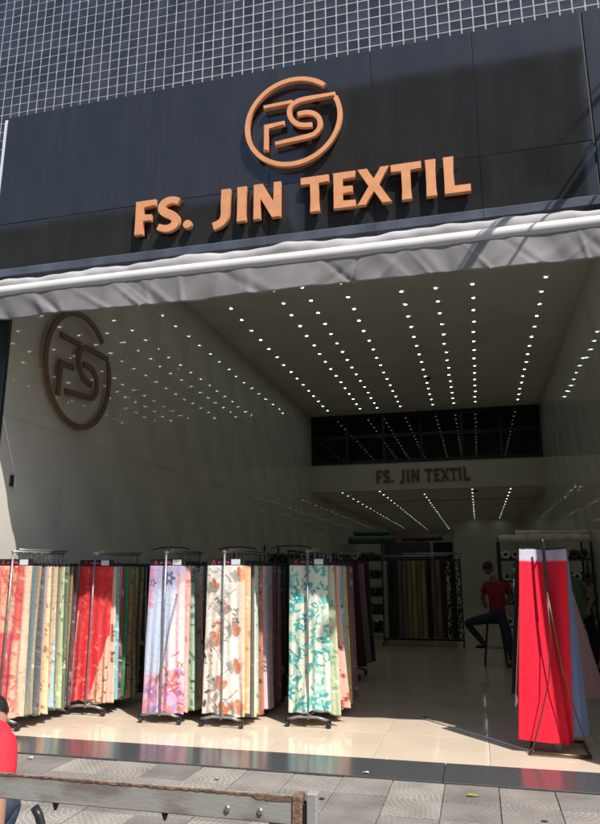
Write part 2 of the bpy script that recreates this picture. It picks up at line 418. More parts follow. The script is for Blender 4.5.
seen = [(p[2], x, z) for p, x, z in vis if -5 < p[0] < 605 and -5 < p[1] < 824]
seen.sort(); keep = {(x, z) for _, x, z in seen[:300]}
def tiltrot(): return (rnd.gauss(0, .004), 0, rnd.gauss(0, .004))
for x, z in keep:
    o = bpy.data.objects.new('tile', me); link(o, fac); o.location = (x-fx, 6.9675-fy, z); o.rotation_euler = tiltrot()
bm = bmesh.new()
for x, z in spots:
    if (x, z) in keep: continue
    y = 6.9595-fy; h_ = TP/2-.0075; t1, t2 = rnd.gauss(0, .0003), rnd.gauss(0, .0003)
    x -= fx
    v = [bm.verts.new(q) for q in ((x-h_, y+t1, z-h_), (x+h_, y-t1, z-h_), (x+h_, y-t2, z+h_), (x-h_, y+t2, z+h_), (x-h_, y+.01, z-h_), (x+h_, y+.01, z-h_), (x+h_, y+.01, z+h_), (x-h_, y+.01, z+h_))]
    for f in ((0, 1, 2, 3), (4, 5, 1, 0), (5, 6, 2, 1), (6, 7, 3, 2), (7, 4, 0, 3)): bm.faces.new([v[q] for q in f])
stuff(from_bm('small_tiles', bm, M['tile'], fac))
# pilaster left of the opening, and an unseen fin added to cast the shade on the floor
o = boxo('pilaster', (-.27, .27, -.06, .5, 0, 5.18), M['darkpilaster'], loc=(-5.65, 6.80, 0), bev=.01)
tag(o, 'black polished pilaster at the left edge of the shop opening', 'pilaster')
o = boxo('shade_fin', (0, .35, 0, 1.6, 0, 6.9), M['render'], loc=(2.24, 5.36, 0), bev=.01)
tag(o, 'unseen rendered fin added right of the shop front to shade the floor', 'wall')
o = tubeo('thin_rod', [(0, 0, 0), (1.10, -1.24, 0)], .008, M['white'], n=8); o.location = (-.72, 8.24, .015)
tubeo('crosspiece', [(-.05, -.03, .004), (.06, .035, .004)], .010, M['greymetal'], o, n=8)
tag(o, 'thin pale rod lying slantwise on the floor beside the bronze stand', 'rod')

# white strip at the left end of the sign
o = boxo('corner_strip', (-.028, .028, -.05, .05, 0, 2.15), M['white'], loc=(-5.735, 6.80, 5.30), bev=.008)
tag(o, 'white vertical strip against the left end of the shop sign', 'strip')

# ------------------------------------------------------------------ shop sign
SY = 6.72
sg = empty('shop_sign', (-1.7, SY, 5.2)); sx, sz = -1.7, 5.2
tag(sg, 'wide charcoal shop sign with raised copper letters FS. JIN TEXTIL and a round monogram', 'sign')
seams = [-5.69, -4.94, -3.52, -2.07, -.87, .26, 1.40, 2.62, 3.9]
boxo('backing', (seams[0]+.01-sx, 3.9-sx, .012, .135, .02, 2.235), M['seam'], sg)
for a, b in zip(seams, seams[1:]):
    ga = .012 if abs(a-1.40) < .01 else .0015; gb = .012 if abs(b-1.40) < .01 else .0015
    for z0, z1 in ((5.272, 5.886), (5.891, 7.447)):
        o = boxo('sign_panel', (-(b-a)/2+ga, (b-a)/2-gb, 0, .02, -(z1-z0)/2, (z1-z0)/2), M['panel'], sg, bev=.003, loc=((a+b)/2-sx, 0, (z0+z1)/2-sz))
        o.rotation_euler = (rnd.gauss(0, .0015), 0, rnd.gauss(0, .0025))
# sloping lip under the panels
bm = bmesh.new()
pr = [(0.0, .071), (-.05, .035), (-.05, -.055), (.13, -.055), (.13, .071)]
for a, b in zip(seams, seams[1:]):
    L_ = [[bm.verts.new((x-sx, p[0], p[1])) for p in pr] for x in (a+.002, b-.002)]
    for k in range(5): bm.faces.new((L_[0][k], L_[1][k], L_[1][(k+1) % 5], L_[0][(k+1) % 5]))
    bm.faces.new(L_[0][::-1]); bm.faces.new(L_[1])
from_bm('lip', bm, M['trim'], sg)

def prism(bm, poly, depth, bev=.006):
    """poly in (u, v) -> face in xz plane, front at y = 0, thickness back to y = depth"""
    ar = sum(a[0]*b[1]-b[0]*a[1] for a, b in zip(poly, poly[1:]+poly[:1]))
    if ar < 0: poly = poly[::-1]
    v = [bm.verts.new((p[0], 0, p[1])) for p in poly]; f = bm.faces.new(v)
    vb = [bm.verts.new((p[0], depth, p[1])) for p in poly]; bm.faces.new(vb[::-1])
    n_ = len(poly)
    for i in range(n_): bm.faces.new((v[i], vb[i], vb[(i+1) % n_], v[(i+1) % n_]))
    if bev:
        es = list(f.edges); bmesh.ops.bevel(bm, geom=es, offset=bev, segments=2, affect='EDGES', clamp_overlap=True)
def smooth_pts(pts, n_=8):
    out = []
    P = [pts[0]]+list(pts)+[pts[-1]]
    for i in range(1, len(P)-2):
        p0, p1, p2, p3 = [np.array(q, float) for q in P[i-1:i+3]]
        for k in range(n_):
            t = k/n_; out.append(tuple(.5*((2*p1)+(-p0+p2)*t+(2*p0-5*p1+4*p2-p3)*t*t+(-p0+3*p1-3*p2+p3)*t**3)))
    out.append(tuple(P[-2])); return out
def ribbon(pts, hw):
    L_, R_ = [], []; n_ = len(pts)
    for i in range(n_):
        p = np.array(pts[i], float)
        def nrm(a, b):
            d = np.array(b, float)-np.array(a, float); d /= (np.linalg.norm(d)+1e-9); return np.array((-d[1], d[0]))
        if i == 0: nn_ = nrm(pts[0], pts[1]); k = 1
        elif i == n_-1: nn_ = nrm(pts[-2], pts[-1]); k = 1
        else:
            a, b = nrm(pts[i-1], pts[i]), nrm(pts[i], pts[i+1]); nn_ = a+b; nn_ /= np.linalg.norm(nn_)+1e-9; k = 1/max(.5, float(nn_@a))
        h_ = hw[i] if isinstance(hw, (list, tuple)) else hw
        L_.append(tuple(p+nn_*h_*k)); R_.append(tuple(p-nn_*h_*k))
    return L_+R_[::-1]
def stem(u0, u1, fl=.012, v0=0, v1=1):      # slightly waisted upright
    return [(u0, v0), (u1, v0), (u1-fl, .25), (u1-fl, .75), (u1, v1), (u0, v1), (u0+fl, .75), (u0+fl, .25)]
def glyph(ch, W, Hh):
    s = .110/W if W else 1      # stem width in u
    if ch == 'I': P = stem(.08, .92, .05)
    elif ch == 'F': P = [(0, 0), (s, 0), (s-.02, .2), (s-.02, .40), (.80, .385), (.80, .57), (s-.02, .575), (s-.02, .81), (.97, .82), (1.0, 1.0), (0, 1), (.02, .75), (.02, .25)]
    elif ch == 'E': P = [(0, 0), (1, 0), (.97, .19), (s-.02, .19), (s-.02, .41), (.86, .41), (.86, .59), (s-.02, .59), (s-.02, .81), (.96, .81), (1, 1), (0, 1), (.02, .75), (.02, .25)]
    elif ch == 'L': P = [(0, 0), (1, 0), (1, .20), (s-.02, .19), (s-.03, .6), (s, 1), (0, 1), (.02, .75), (.02, .25)]
    elif ch == 'T': P = [(.5-s/2, 0), (.5+s/2, 0), (.5+s/2-.03, .3), (.5+s/2-.03, .80), (1, .80), (1, 1), (0, 1), (0, .80), (.5-s/2+.03, .80), (.5-s/2+.03, .3)]
    elif ch == 'N': s *= .85; P = [(0, 0), (s*.9, 0), (s*.85, .62), (1-s*1.1, 0), (1, 0), (1, 1), (1-s*.9, 1), (1-s*.85, .42), (s*1.15, 1), (0, 1)]
    elif ch == 'X': P = [(0, 0), (.25, 0), (.50, .37), (.72, 0), (1, 0), (.64, .52), (.95, 1), (.70, 1), (.50, .68), (.31, 1), (.03, 1), (.36, .50)]
    elif ch == 'J':
        c = smooth_pts([(.74, 1.0), (.72, .6), (.72, .30), (.66, .12), (.48, .02), (.20, -.04)], 6)
        c = [(a*W, b*Hh) for a, b in c]; return ribbon(c, [.055-.010*(i/(len(c)-1)) for i in range(len(c))])
    elif ch == 'S':
        c = smooth_pts([(.92, .84), (.70, .90), (.45, .90), (.25, .82), (.21, .68), (.36, .56), (.62, .46), (.79, .34), (.78, .18), (.58, .095), (.32, .095), (.06, .17)], 5)
        c = [(a*W, b*Hh) for a, b in c]; n_ = len(c)
        return ribbon(c, [.038+.015*math.sin(math.pi*i/(n_-1)) for i in range(n_)])
    elif ch == '.':
        return [(W/2+W/2*math.cos(2*math.pi*k/14), .055+.055*math.sin(2*math.pi*k/14)) for k in range(14)]
    return [(a*W, b*Hh) for a, b in P]
TXT = [('F', -3.70, -3.44), ('S', -3.42, -3.12), ('.', -3.085, -2.975), ('J', -2.77, -2.49), ('I', -2.44, -2.305), ('N', -2.23, -1.91), ('T', -1.68, -1.36), ('E', -1.31, -1.06),
       ('X', -1.05, -.67), ('T', -.675, -.35), ('I', -.32, -.185), ('L', -.12, .15)]
for ch, a, b in TXT:
    bm = bmesh.new(); prism(bm, glyph(ch, b-a, .435), .05, bev=.004)
    o = from_bm('letter', bm, M['copper'], sg, loc=(a-sx, -.085, 5.448-sz)); o['label'] = "copper letter '%s'" % ch if ch != '.' else 'copper full stop'

# monogram strokes in unit-circle coordinates
def uv(x, y):
    u_ = (x-272)/243; yy = y+.155*(x-272); return (u_, -(yy-322)/232)
def arcp(a0, a1, n_=64): return [(math.cos(math.radians(a0+(a1-a0)*k/n_)), math.sin(math.radians(a0+(a1-a0)*k/n_))) for k in range(n_+1)]
LOGO = []
ring = arcp(47, 383, 72)
cornr = [(.885, .455), uv(482, 180)]
topbar = [uv(482, 180), uv(330, 203)]
hook = smooth_pts([uv(345, 200), uv(300, 212), uv(265, 238), uv(254, 272), uv(266, 312), uv(298, 340), uv(335, 346), uv(372, 343)], 6)
LOGO.append(ring+[uv(487, 195)])
LOGO.append([uv(492, 176), uv(345, 200)]+hook[1:])
LOGO.append(smooth_pts([uv(294, 285), uv(345, 276), uv(385, 285), uv(410, 312), uv(412, 352), uv(392, 388), uv(355, 405), uv(320, 413)], 6)+[uv(178, 446)])
LOGO.append([uv(115, 243), uv(268, 214)])
LOGO.append([uv(228, 330), uv(130, 350), uv(130, 482)])
def make_logo(name, R_, depth, mt, parent, loc, rz=0, hw=.052):
    holder = parent
    for i, pts in enumerate(LOGO):
        bm = bmesh.new(); prism(bm, ribbon([(p[0]*R_, p[1]*R_) for p in pts], hw*R_*(1 if i != 0 else .95)), depth, bev=.009)
        o = from_bm('monogram_stroke' if i else 'monogram_ring', bm, mt, holder, loc=loc); o.rotation_euler.z = rz
        if i == 1: o.location = Vector(loc)+Matrix.Rotation(rz, 3, 'Z') @ Vector((0, -.002, 0))
make_logo('sign', .55, .045, M['copper'], sg, (-1.77-sx, -.085, 6.63-sz))
# stand-off pins behind the letters
bm = bmesh.new()
for ch, a, b in TXT:
    c = (a+b)/2-sx
    for dz in (.08, .33):
        if ch in '.X' and dz > .1: continue
        tube(bm, [(c, -.04, 5.448-sz+dz), (c, .002, 5.448-sz+dz)], .006, 6)
stuff(from_bm('standoff_pins', bm, M['blackmetal'], sg))

# monogram on the polished left wall
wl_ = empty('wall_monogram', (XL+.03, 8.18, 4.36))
tag(wl_, 'large round copper monogram, toned brown as in shade, mounted on the polished left wall', 'wall sign')
make_logo('wall', .80, .03, M['copper_shaded'], wl_, (.075, 0, 0), rz=math.pi/2, hw=.052)
# lettering on the mezzanine fascia
ms = empty('mezzanine_sign', (-1.62, MZ-.05, 4.47))
tag(ms, 'brown letters FS. JIN TEXTIL on the cream fascia under the mezzanine windows', 'sign')
k = 3.05/3.85
for ch, a, b in TXT:
    bm = bmesh.new(); prism(bm, [(p[0]*k, p[1]*k*1.22) for p in glyph(ch, b-a, .435)], .04, bev=0)
    o = from_bm('letter', bm, M['copper_shaded'], ms, loc=((a+1.775)*k, 0, 0)); o['label'] = "brown letter '%s'" % ch if ch != '.' else 'brown full stop'

# ------------------------------------------------------------------ awning
aw = empty('awning', (-1.6, 6.12, 4.655)); ax, ay, az = -1.6, 6.12, 4.655
tag(aw, 'rolled-up grey awning with a white front tube and a creased valance under the sign', 'awning')
X0, X1 = -6.1, 3.2
tubeo('front_tube', [(x-ax, 0, .004*math.sin(x*1.3)) for x in np.linspace(X0, X1, 30)], .072, M['awning_tube'], aw, n=20)
r_ = random.Random(3)
ph = [r_.uniform(0, 6.28) for _ in range(12)]
def nz(x, f, i): return math.sin(x*f+ph[i])
# rolled cloth behind the tube, lumpy
bm = bmesh.new(); rings = []
for x in np.linspace(X0, X1, 260):
    ring_ = []
    lump = .009*nz(x, 2.1, 0)+.006*nz(x, 5.3, 1)+.004*nz(x, 11.7, 2)+.028*math.exp(-((x+1.75)/.35)**2)
    for q in range(18):
        a = 2*math.pi*q/18
        rr = .105+lump*(1+.6*math.sin(a))+.006*math.sin(a*3+x*4)
        ring_.append(bm.verts.new((x-ax, .122+rr*math.cos(a), .118+rr*.85*math.sin(a)+.005*nz(x, 23, 3))))
    rings.append(ring_)
for a, b in zip(rings, rings[1:]):
    for q in range(18): bm.faces.new((a[q], a[(q+1) % 18], b[(q+1) % 18], b[q]))
bm.faces.new(rings[0]); bm.faces.new(rings[-1][::-1])
o = from_bm('rolled_cloth', bm, M['awning_top'], aw, smooth=True)
# valance
bm = bmesh.new(); nx_, nz_ = 620, 12; V = []
folds = [(r_.uniform(X0, X1), r_.uniform(.02, .13), r_.uniform(-2.2, 2.2), r_.uniform(.4, 1.2)) for _ in range(80)]
for layer in (0, 1):
    G = []
    for i, x in enumerate(np.linspace(X0, X1, nx_)):
        col_ = []
        for j in range(nz_+1):
            t = j/nz_
            y = .014*nz(x, 3.1, 4)*t+.010*nz(x, 9.3, 5)*t
            for fx_, fw, sl_, am in folds:
                dd = (x-fx_-sl_*(t-.5)*.22)/fw
                if abs(dd) < 3: y += am*(.007*math.exp(-dd*dd)+.007*max(0, 1-abs(dd)))*(.25+t)*(1 if int(fx_*100) % 2 else -1)
            z = -.050-(.285+.010*nz(x, 1.7, 6)+.004*nz(x, 6.1, 7))*t
            col_.append(bm.verts.new((x-ax, y-.030*(1-t)-.015+layer*.004, z)))
        G.append(col_)
    V.append(G)
for L_, G in enumerate(V):
    for a, b in zip(G, G[1:]):
        for j in range(nz_):
            q = (a[j], b[j], b[j+1], a[j+1]); bm.faces.new(q[::-1] if not L_ else q)
for a in range(nx_-1):
    bm.faces.new((V[0][a][nz_], V[0][a+1][nz_], V[1][a+1][nz_], V[1][a][nz_])[::-1])
bmesh.ops.recalc_face_normals(bm, faces=bm.faces)
from_bm('valance', bm, M['awning'], aw, smooth=True)
boxo('cover', (X0-ax, X1-ax, .16, .735, .16, .172), M['awning'], aw)
boxo('cover_back', (X0-ax, X1-ax, .722, .735, .173, .62), M['awning'], aw)
for x in (-5.9, -3.9, 0.2, 3.0):
    tubeo('bracket', [(x-ax, .05, .0), (x-ax, .34, .06), (x-ax, .50, .10)], .022, M['blackmetal'], aw, n=8)
# small switch box on left wall
o = boxo('wall_switch', (0, .03, -.045, .045, -.07, .07), M['white'], loc=(XL+.01, 7.06, 2.66), bev=.006)
boxo('cover', (.0, .034, -.046, -.015, -.068, .068), M['blackmetal'], o)
tag(o, 'small white and black switch box near the front of the left wall', 'switch')

# ------------------------------------------------------------------ overhead cables and pole (throw the oblique shadow bands)
def cable_through(P1, P2, z, r, label):
    s = -SUN
    a = Vector(P1)+s*((z-P1[2])/s.z); b = Vector(P2)+s*((z-.4-P2[2])/s.z)
    d = (b-a)
    p0 = a-d*3; p1 = b+d*.15
    pts = []
    for i in range(25):
        t = i/24; pts.append(p0.lerp(p1, t))
    base = p0.copy()
    o = tubeo('utility_cable', [p-base for p in pts], r, M['cable'], n=8); o.location = base
    tag(o, label, 'cable')
    return p0, p1
cable_through((1.44, SY, 5.76), (.04, 6.09, 4.33), 7.7, .038, 'thick black utility cable overhead whose shadow crosses the awning')
cable_through((1.36, SY, 5.80), (.0, 6.09, 4.38), 8.0, .011, 'thin black cable just above the thick utility cable')
pa, pb = cable_through((1.50, SY, 5.42), (.62, 6.09, 4.60), 7.4, .012, 'thin black cable hanging lowest of the overhead cables')

# ------------------------------------------------------------------ printed cloth: small colour rasters -> vertex colours
RES = .008
class Canvas:
    def __init__(s, w_, h_, base, seed=1):
        s.W, s.H = max(6, int(w_/RES)), int(h_/RES); s.w, s.h = w_, h_
        s.im = np.zeros((s.H, s.W, 3)); s.im[:] = lin(base); s.r = random.Random(seed)
        s.yy, s.xx = np.mgrid[0:s.H, 0:s.W]; s.xx = (s.xx+.5)*RES; s.yy = (s.yy+.5)*RES
    def ell(s, x, y, a, b, ang, col, al=1):
        c, d = math.cos(ang), math.sin(ang)
        X, Y = s.xx-x, s.yy-y; U = X*c+Y*d; V_ = -X*d+Y*c
        k = np.clip((1-(U/a)**2-(V_/b)**2)*4, 0, 1)[..., None]*al
        s.im = s.im*(1-k)+np.array(lin(col))*k
    def flower(s, x, y, r, n_, col, cen=None, al=1, ph_=0):
        for k in range(n_):
            a = ph_+2*math.pi*k/n_; s.ell(x+math.cos(a)*r*.55, y+math.sin(a)*r*.55, r*.52, r*.26, a, col, al)
        if cen: s.ell(x, y, r*.24, r*.24, 0, cen)
    def stroke(s, pts, wd, col, al=1):
        for a, b in zip(pts, pts[1:]):
            n_ = max(2, int(math.dist(a, b)/(wd*.6)))
            for k in range(n_):
                t = k/n_; s.ell(a[0]+(b[0]-a[0])*t, a[1]+(b[1]-a[1])*t, wd, wd, 0, col, al)
    def rect(s, u0, u1, v0, v1, col, al=1, soft=.01, slant=0):
        X = s.xx-slant*(s.yy-s.h*v0)
        k = np.clip((X-u0*s.w)/soft+.5, 0, 1)*np.clip((u1*s.w-X)/soft+.5, 0, 1)*np.clip((s.yy-v0*s.h)/soft+.5, 0, 1)*np.clip((v1*s.h-s.yy)/soft+.5, 0, 1)
        k = k[..., None]*al; s.im = s.im*(1-k)+np.array(lin(col))*k
    def poly(s, pts, col, al=1):
        inside = np.zeros_like(s.xx, bool); n_ = len(pts)
        for i in range(n_):
            x1, y1 = pts[i][0]*s.w, pts[i][1]*s.h; x2, y2 = pts[(i+1) % n_][0]*s.w, pts[(i+1) % n_][1]*s.h
            c = ((y1 > s.yy) != (y2 > s.yy)) & (s.xx < (x2-x1)*(s.yy-y1)/(y2-y1+1e-9)+x1); inside ^= c
        k = inside[..., None]*al; s.im = s.im*(1-k)+np.array(lin(col))*k
    def leaves(s, n_, size, cols_, al=1, region=(0, 1, 0, 1), elong=.38):
        for _ in range(n_):
            x = s.r.uniform(region[0], region[1])*s.w; y = s.r.uniform(region[2], region[3])*s.h; q = size*s.r.uniform(.6, 1.4)
            s.ell(x, y, q, q*elong*s.r.uniform(.7, 1.3), s.r.uniform(0, 3.14), s.r.choice(cols_), al)
    def flowers(s, n_, size, cols_, cen, region=(0, 1, 0, 1)):
        for _ in range(n_):
            s.flower(s.r.uniform(region[0], region[1])*s.w, s.r.uniform(region[2], region[3])*s.h, size*s.r.uniform(.7, 1.3), s.r.choice((5, 6)), s.r.choice(cols_), cen, 1, s.r.uniform(0, 3))
    def mottled(s, n_, size, cols_, al=.6):
        s.leaves(n_, size, cols_, al, elong=.8)
    def scrolls(s, n_, size, col, wd=.009, region=(0, 1, 0, 1)):
        for _ in range(n_):
            x = s.r.uniform(region[0], region[1])*s.w; y = s.r.uniform(region[2], region[3])*s.h; a0 = s.r.uniform(0, 6.28); q = size*s.r.uniform(.6, 1.3); d = s.r.choice((-1, 1))
            pts = [(x+q*(1-.6*k/12)*math.cos(a0+d*k*.32), y+q*1.6*(1-.6*k/12)*math.sin(a0+d*k*.32)) for k in range(13)]
            s.stroke(pts, wd, col)
            s.ell(pts[0][0], pts[0][1], wd*2.6, wd*1.6, a0, col)

def pr_peachred(w_, h_):
    c = Canvas(w_, h_, (246, 178, 146), 5)
    c.rect(0, .22, 0, 1, (240, 120, 96), .6, .05)
    c.flowers(9, .075, [(232, 96, 84), (238, 120, 96)], (250, 190, 150)); c.leaves(60, .05, [(236, 104, 92), (250, 196, 168), (226, 66, 70)], .7)
    c.rect(.62, .86, 0, .5, (226, 50, 66), .75, .03); c.rect(.25, .72, .45, 1, (226, 40, 78), .75, .05, -.02); c.rect(0, .2, .1, .28, (222, 52, 60), .5, .04)
    c.rect(.84, 1, 0, 1, (250, 200, 170), .85, .03); c.leaves(46, .03, [(252, 190, 166), (240, 140, 120)], .7)
    c.stroke([(w_*.55, h_*.62), (w_*.62, h_*.8), (w_*.58, h_*.97)], .012, (244, 120, 110)); c.leaves(16, .035, [(240, 110, 104)], .8, (.2, .8, .5, 1))
    return c
def pr_red(w_, h_):
    c = Canvas(w_, h_, (222, 44, 50), 8)
    c.leaves(40, .05, [(232, 74, 70), (206, 34, 42), (238, 96, 84)], .55, (0, 1, 0, .45))
    c.scrolls(8, .05, (236, 88, 80), .007, (0, 1, 0, .4))
    for k in range(7): c.rect(.05+.13*k, .10+.13*k, .35, 1, (236, 90, 96) if k % 2 else (232, 34, 60), .6, .02, .01)
    c.poly([(0, .34), (.08, .34), (.02, 1), (0, 1)], (252, 178, 160), .9)
    c.poly([(1.02, .48), (.88, .62), (.62, .86), (.50, 1), (1.02, 1)], (246, 184, 156), 1); c.leaves(22, .02, [(110, 70, 50), (90, 96, 60), (60, 44, 40)], .85, (.62, 1, .72, 1))
    c.leaves(50, .035, [(246, 150, 140), (250, 120, 110)], .5, (0, .8, .5, 1))
    return c
def pr_lavender(w_, h_):
    c = Canvas(w_, h_, (188, 176, 210), 3)
    c.rect(0, 1, .16, .80, (206, 220, 242), .95, .12)
    c.rect(0, .16, 0, .3, (232, 120, 160), .6, .05); c.rect(.8, 1, .06, .2, (232, 176, 160), .7, .05)
    c.flower(w_*.58, h_*.09, .085, 6, (96, 104, 140), (214, 204, 222)); c.flower(w_*.12, h_*.12, .05, 5, (120, 110, 160), (200, 190, 220))
    c.poly([(.75, .18), (1.0, .10), (1, .85), (.55, .85), (.60, .6)], (248, 214, 212), .9)
    c.poly([(.78, .20), (.84, .20), (.46, .78), (.40, .78)], (120, 110, 150), .75)  # diagonal fold line, its shade put into the cloth colour
    c.rect(0, 1, .74, 1, (226, 170, 190), .7, .06); c.leaves(44, .05, [(226, 90, 90), (240, 130, 90), (190, 130, 180), (236, 120, 140), (150, 140, 200)], .8, (0, 1, .72, 1))
    c.leaves(14, .05, [(206, 60, 80)], .75, (.78, 1, .6, .95), .2); c.flower(w_*.25, h_*.86, .07, 6, (170, 120, 190), (250, 220, 150)); c.leaves(6, .04, [(84, 110, 70)], .9, (.3, .7, .74, .84), .2)
    return c
def pr_orangeleaf(w_, h_):
    c = Canvas(w_, h_, (244, 236, 222), 11)
    br = [(.3, .02, .7, .12), (.8, .16, .3, .26), (.2, .3, .7, .42), (.85, .40, .5, .52), (.2, .55, .5, .66), (.9, .62, .4, .76), (.15, .72, .5, .86), (.85, .82, .4, .95)]
    for a, b, d, e in br: c.stroke([(a*w_, b*h_), ((a+d)/2*w_+.02, (b+e)/2*h_), (d*w_, e*h_)], .0045, (124, 98, 84), .8)
    for (x, y) in ((.9, .05), (.5, .28), (.78, .42), (.82, .66), (.5, .95), (.86, .92), (.22, .13), (.3, .5), (.45, .78)):
        for k in (0, 1): c.ell(x*w_+k*.03, y*h_+.045*k, .068, .036, 1.3+k*.9, ((206, 104, 62), (196, 126, 92))[k], .92); c.ell(x*w_-.06, y*h_+.04, .075, .032, .5+k, (166, 160, 152), .8)
    c.leaves(30, .062, [(178, 176, 170), (150, 140, 130), (200, 198, 190), (216, 158, 122)], .75, elong=.32)
    for _ in range(12):
        x, y, a = c.r.uniform(0, w_), c.r.uniform(0, h_), c.r.uniform(-.6, .6); c.stroke([(x, y), (x+.05*math.cos(a), y+.05*math.sin(a)+.02)], .004, (70, 56, 54))
    for _ in range(9):
        x, y = c.r.uniform(.05, .95)*w_, c.r.uniform(.03, .97)*h_; a = c.r.uniform(0, 6.28)
        pts = [(x+.11*k/8*math.cos(a+.12*k), y+.16*k/8*math.sin(a+.12*k)) for k in range(9)]; c.stroke(pts, .0035, (96, 78, 66))
        cl_ = c.r.choice(((168, 160, 150), (206, 110, 70), (120, 112, 108), (226, 150, 112)))
        for k in range(1, 8, 2): c.ell(pts[k][0]+.018, pts[k][1], .026, .010, a+.12*k+.8, cl_, .95); c.ell(pts[k][0]-.016, pts[k][1], .024, .010, a+.12*k-.8, cl_, .95)
    c.leaves(8, .032, [(40, 38, 44)], .9, (0, .3, .3, 1), .4); c.rect(.9, 1, 0, 1, (238, 176, 132), .6, .03)
    return c
def pr_teal(w_, h_):
    c = Canvas(w_, h_, (226, 232, 212), 21)
    c.leaves(120, .050, [(50, 172, 172), (92, 194, 184), (30, 150, 158), (120, 206, 190)], .9, elong=.34)
    c.scrolls(16, .045, (40, 160, 164), .007); c.leaves(70, .026, [(238, 240, 214), (206, 226, 190)], .9, elong=.35); c.flowers(7, .06, [(44, 164, 176), (90, 190, 190)], (230, 240, 210))
    return c
def pr_generic(base, cols_, kind, seed):
    def f(w_, h_):
        c = Canvas(w_, h_, base, seed)
        if kind == 'plain': c.rect(0, 1, 0, 1, base); c.leaves(12, .08, [tuple(min(255, int(x*1.06)) for x in base), tuple(int(x*.92) for x in base)], .4)
        elif kind == 'leaf': c.leaves(90, .034, cols_, .9)
        elif kind == 'flower': c.flowers(26, .045, cols_, (240, 210, 120)); c.leaves(40, .02, cols_, .8)
        elif kind == 'spot': c.leaves(170, .015, cols_, .95, elong=.8)
        elif kind == 'scroll': c.scrolls(16, .05, cols_[0], .010); c.leaves(20, .02, cols_, .8)
        elif kind == 'stripe':
            for k in range(10): c.rect(k/10, k/10+.05, 0, 1, cols_[k % len(cols_)], .8, .006)
            c.leaves(40, .02, cols_, .4)
        return c
    return f

def cloth_mesh(name, c, w0, w1, L_, th_, amp, seed, nx=None, nz=None, lean=0, bend=0):
    """closed folded length of cloth hanging from z=0 to z=-L_, facing -y; w0/w1 widths at top and bottom"""
    r = random.Random(seed); nx = nx or int(w1/RES); nz = nz or int(L_/RES)
    p = [r.uniform(0, 6.28) for _ in range(5)]
    v = []; colr = []; f = []
    for j in range(nz+1):
        t = j/nz; w_ = w0+(w1-w0)*t**1.3; a_ = amp*(.15+.85*t**1.5)
        for layer in (0, 1):
            for i in range(nx+1):
                u_ = i/nx; x = (u_-.5)*w_+lean*t
                edge = 1-abs(2*u_-1)**6
                y = a_*(math.sin(u_*7+p[0]+t*1.6)+.7*math.sin(u_*u_*17+p[1]-t*2)+.35*math.sin(u_*31+p[2]+t*3)+.25*math.sin(u_*12+t*14+p[3]))+bend*t*t
                y += (-th_/2 if layer == 0 else th_/2)*(.45+.55*edge)*(.75+.25*math.sin(t*9+p[3]))
                z = -L_*t+t*(.016*math.sin(u_*5+p[4])+.007*math.sin(u_*17+p[1]))
                v.append((x, y, z))
                ci = min(c.W-1, int(u_*c.W)) if layer == 0 else min(c.W-1, int((1-u_)*c.W*.999)); cj = min(c.H-1, int(t*c.H))
                if layer == 1 and u_ > .9: ci = min(c.W-1, int((u_-.05)*c.W))
                colr.append(c.im[cj, ci])
    R = 2*(nx+1)
    for j in range(nz):
        for i in range(nx):
            a = j*R+i; f.append((a, a+R, a+R+1, a+1)); a = j*R+nx+1+i; f.append((a, a+1, a+R+1, a+R))
        a = j*R; f.append((a, a+nx+1, a+nx+1+R, a+R)); a = j*R+nx; f.append((a, a+R, a+R+nx+1, a+nx+1))
    for i in range(nx):
        f.append((i, i+1, nx+2+i, nx+1+i)); a = nz*R+i; f.append((a, a+nx+1, a+nx+2, a+1))
    me = bpy.data.meshes.new(name); me.from_pydata(v, [], f)
    at = me.color_attributes.new('print', 'FLOAT_COLOR', 'POINT')
    arr = np.ones((len(v), 4), dtype=np.float32); arr[:, :3] = np.array(colr); at.data.foreach_set('color', arr.ravel())
    me.polygons.foreach_set('use_smooth', [True]*len(f))
    me.materials.append(M['cloth']); me.update()
    return me

